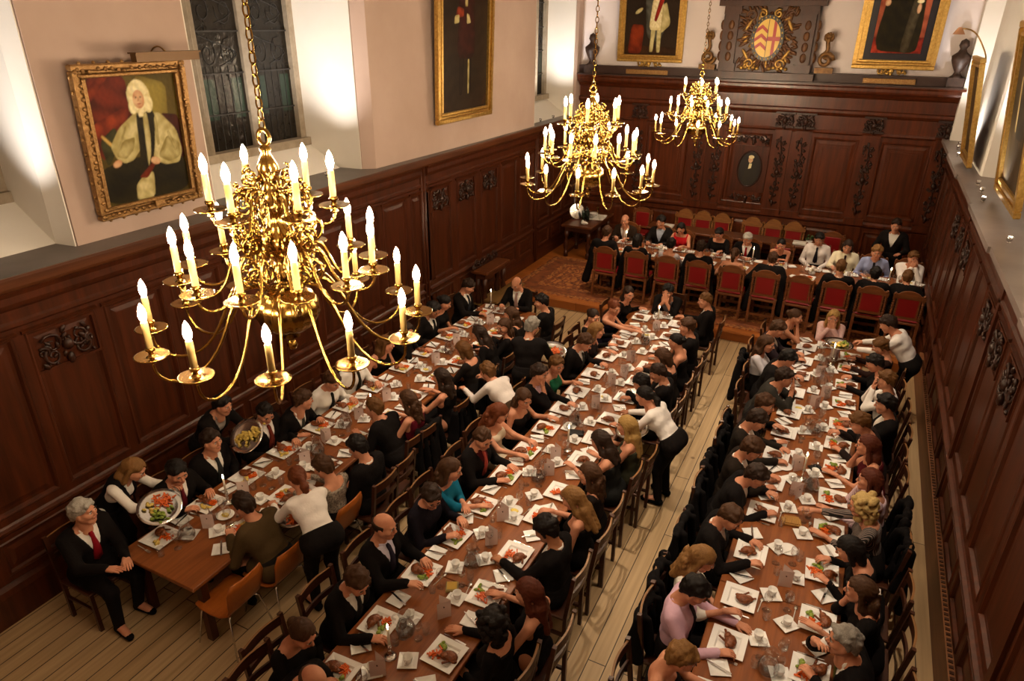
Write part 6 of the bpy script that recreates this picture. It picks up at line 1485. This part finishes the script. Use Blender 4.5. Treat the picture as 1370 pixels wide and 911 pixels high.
guest(1222,346,'hf','m','clasp','person in white shirt with blue tie, far right of the high table',('shirt','eae2dc','3a3a50',BK),'short','mid',chair='redfar',hy=15)
# high table, near side with backs turned
for px, py, sex, out, hr, hc, lb in ((812,311,'m',('gown',BK,WH,None,BK),'short','brown','dark-gowned person with back turned, first from the left at the high table'),
    (853,321,'f',('gown',BK,BK,None,BK),'bob','black','dark-haired gowned person with back turned, second at the high table'),
    (898,327,'f',('top','b8b0b4',BK,.6),'short','black','person in pale grey shawl with back turned at the high table'),
    (938,331,'m',('gown',BK,WH,None,BK),'short','dark','broad dark-gowned person with back turned, fourth at the high table'),
    (983,340,'f',('dress','1a1410'),'ponytail','brown','person with bare back and brown tied hair at the high table'),
    (1034,346,'m',('gown',BK,WH,None,BK),'crop','brown','dark-gowned brown-haired person with back turned beside the empty red chair'),
    (1125,357,'m',('gown',BK,WH,None,BK),'crop','mid','dark-gowned person with back turned before the cream shirt'),
    (1171,367,'m',('gown',BK,BK,None,BK),'short','black','black-haired gowned person with back turned before the blue shirt'),
    (1214,371,'m',('suit',BK,WH,None,BK),'crop','mid','dark-gowned person with white collar, last on the right of the high table')):
    guest(px, py, 'hn', sex, 'upright', lb, out, hr, hc, chair=None, over=dict(lean=.16, hp=-.2))
# small things the sitters wear or hold
def head_part(J_, nm, mb, m):
    M4 = np.eye(4); M4[:3,:3] = J_['Rh']; M4[:3,3] = J_['head']; o = mb.build(nm, m, J_['o']); o.matrix_local = Matrix(M4.tolist())
b = MB()
for q in (-1,1): b.tube([(q*.033+.021*math.cos(a),.104,.004+.017*math.sin(a)) for a in [2*pi*i/14 for i in range(14)]], .002, 5, closed=True); b.tube([(q*.054,.104,.008),(q*.079,.02,.01)], .002, 5)
b.tube([(-.012,.105,.006),(.012,.105,.006)], .002, 5); head_part(G_spec, 'spectacles', b, black_metal)
b = MB()
for q in (-1,1): b.tube([(q*.084,-.005,-.045),(q*.085,-.004,-.085)], .006, 6)
head_part(G_ear, 'earring', b, silver)
b = MB(); b.bevbox((-.035,-.150,.01),(.035,-.125,.04),.006); head_part(G_clip, 'hair_clip', b, silver)
b = MB(); T = G_neck['T']; b.tube([T(.062*math.sin(a),.045-.062*math.cos(a)*-1,.455-.05*(1+math.cos(a))) for a in [2*pi*i/20 for i in range(20)]], .006, 6, closed=True); b.build('necklace', cloth('15100f'), G_neck['o'])
p = G_cup['world'] @ Vector(G_cup['head']+G_cup['Rh']@np.array([.0,.135,-.085])); o = one('coffee_cup', cup_me, 'white coffee cup raised to the lips of the grey-haired person', 'cup', p, 1.0, 'white coffee cups', [('handle', handle_me, None)]); o.rotation_euler = (.5,.5,1.0)
# servers on their feet, with what they carry
platter_me = MB().lathe([(.0,.0),(.10,.0),(.15,.012),(.195,.03),(.195,.034),(.15,.017),(.10,.006),(0,.006)],30).mesh('platter', silver)
def platter(x, y, z, tilt, rz, label, fills):
    r = thing('serving_platter', label, 'platter', (x,y,z), 0, 'round serving platters'); r.rotation_euler = (tilt[0],tilt[1],rz)
    link('dish', platter_me, r)
    for i, (k, cx_, cy_, n) in enumerate(fills):
        b = MB(); R = random.Random(i+int(abs(x)*10)); m_ = {'carrots':carrot_m,'greens':green_m,'potatoes':potato_m}[k]
        for _ in range(n):
            px_, py_ = cx_+R.gauss(0,.035), cy_+R.gauss(0,.035)
            if k == 'carrots': a = R.random()*pi; d_ = Vector((math.cos(a),math.sin(a),R.uniform(-.2,.3)))*.022; c = Vector((px_,py_,.015+R.random()*.022)); b.bar(c-d_,c+d_,.009,.009)
            else: b.ell((px_,py_,.018+R.random()*.015),(R.uniform(.016,.024),R.uniform(.012,.018),.013),7,5)
        b.build(k, m_, r)
BT = '171312'
person(180,628,-62,'f','serve','blond server in white shirt and black waistcoat bending with a platter, left table',('vest',WH,'131012',BT),'verylong','light',grow=.96,over=dict(lean=.62,R=(.17,.56,1.02),L=(-.14,.56,1.04)))
platter(*at(214,680,1.03),1.03,(.35,.25),.5,'silver platter of carrots and greens held by the blond server',[('carrots',.0,.07,60),('greens',.04,-.08,22),('potatoes',-.08,-.03,14)])
person(298,542,-80,'m','serve','server in dark jacket standing behind the left table with a potato platter',('suit',BT,'8a8078',None,BT),'short','black',grow=.94,over=dict(lean=.55,hp=-.2,R=(.12,.58,1.10),L=(-.2,.50,1.08)))
platter(*at(332,584,1.12),1.12,(.75,.0),.1,'silver platter of potatoes tilted towards the left table',[('potatoes',0,.0,46),('potatoes',.06,.06,20),('potatoes',-.07,-.05,20)])
person(398,640,65,'f','bend','auburn ponytailed server in white blouse bending over the left table',('shirt','e8e0da',None,BT),'ponytail','auburn',over=dict(lean=.8,R=(.18,.60,.95),L=(-.2,.56,.92)))
platter(*at(398,686,.93),.93,(.25,-.2),.3,'silver platter of greens and carrots held low by the ponytailed server',[('greens',.0,.06,26),('carrots',.0,-.07,50)])
person(652,497,70,'f','bend','server in pale blouse bending low between the left and middle tables',('shirt','cfc4bc',None,'3a2a1c'),'short','mid',over=dict(lean=1.0,R=(.18,.66,.95),L=(-.2,.6,.92)))
person(712,437,20,'m','stand','grey-haired server in dark suit carrying a platter between left and middle tables',SU(None,BT),'short','grey',hy=-25,over=dict(R=(.26,.42,1.02),L=(.02,.42,1.02),lean=.2,hp=-.4))
platter(*at(740,470,1.04),1.04,(.15,.1),.2,'silver platter of carrots and greens in the grey-haired server\'s hands',[('carrots',.03,.0,70),('greens',-.10,.02,20)])
person(862,530,80,'f','bend','dark-haired server in white shirt and black trousers bending to the middle table',('shirt','ebe4de',None,BT),'ponytail','black',over=dict(lean=.72,R=(.18,.58,.92),L=(-.18,.54,.92)))
platter(*at(846,577,.92),.92,(.1,-.15),.1,'silver platter of greens held by the white-shirted server at the middle table',[('greens',.0,.0,30),('potatoes',.06,.05,12)])
person(1188,434,80,'m','serve','server in white shirt and dark trousers bending over the far end of right table',('shirt','ebe4de',None,BT),'short','dark',over=dict(lean=.6,R=(.16,.60,1.0),L=(-.16,.60,1.0)))
platter(*at(1122,462,1.02),1.02,(.05,.05),.1,'silver platter held out by the server at the far end of right table',[('potatoes',0,.0,24),('greens',.05,.05,12)])
person(1195,312,170,'m','stand','dark-dressed server standing behind the right end of the high table',SU(None,BT),'short','dark',z0=DZ,at_xy=(.86,15.0))
# empty chairs seen at the tables
shell_chair((-4.33,3.02,0), pi/2, 'empty bent plywood chair at the near corner of the left table')
dining_chair((-4.05,5.0,0), pi/2, 'empty slat-backed chair behind the black jacket, left table aisle side')
dining_chair((.80,3.75,0), pi/2, 'pale-edged slat-backed chair at the near wall side of right table')
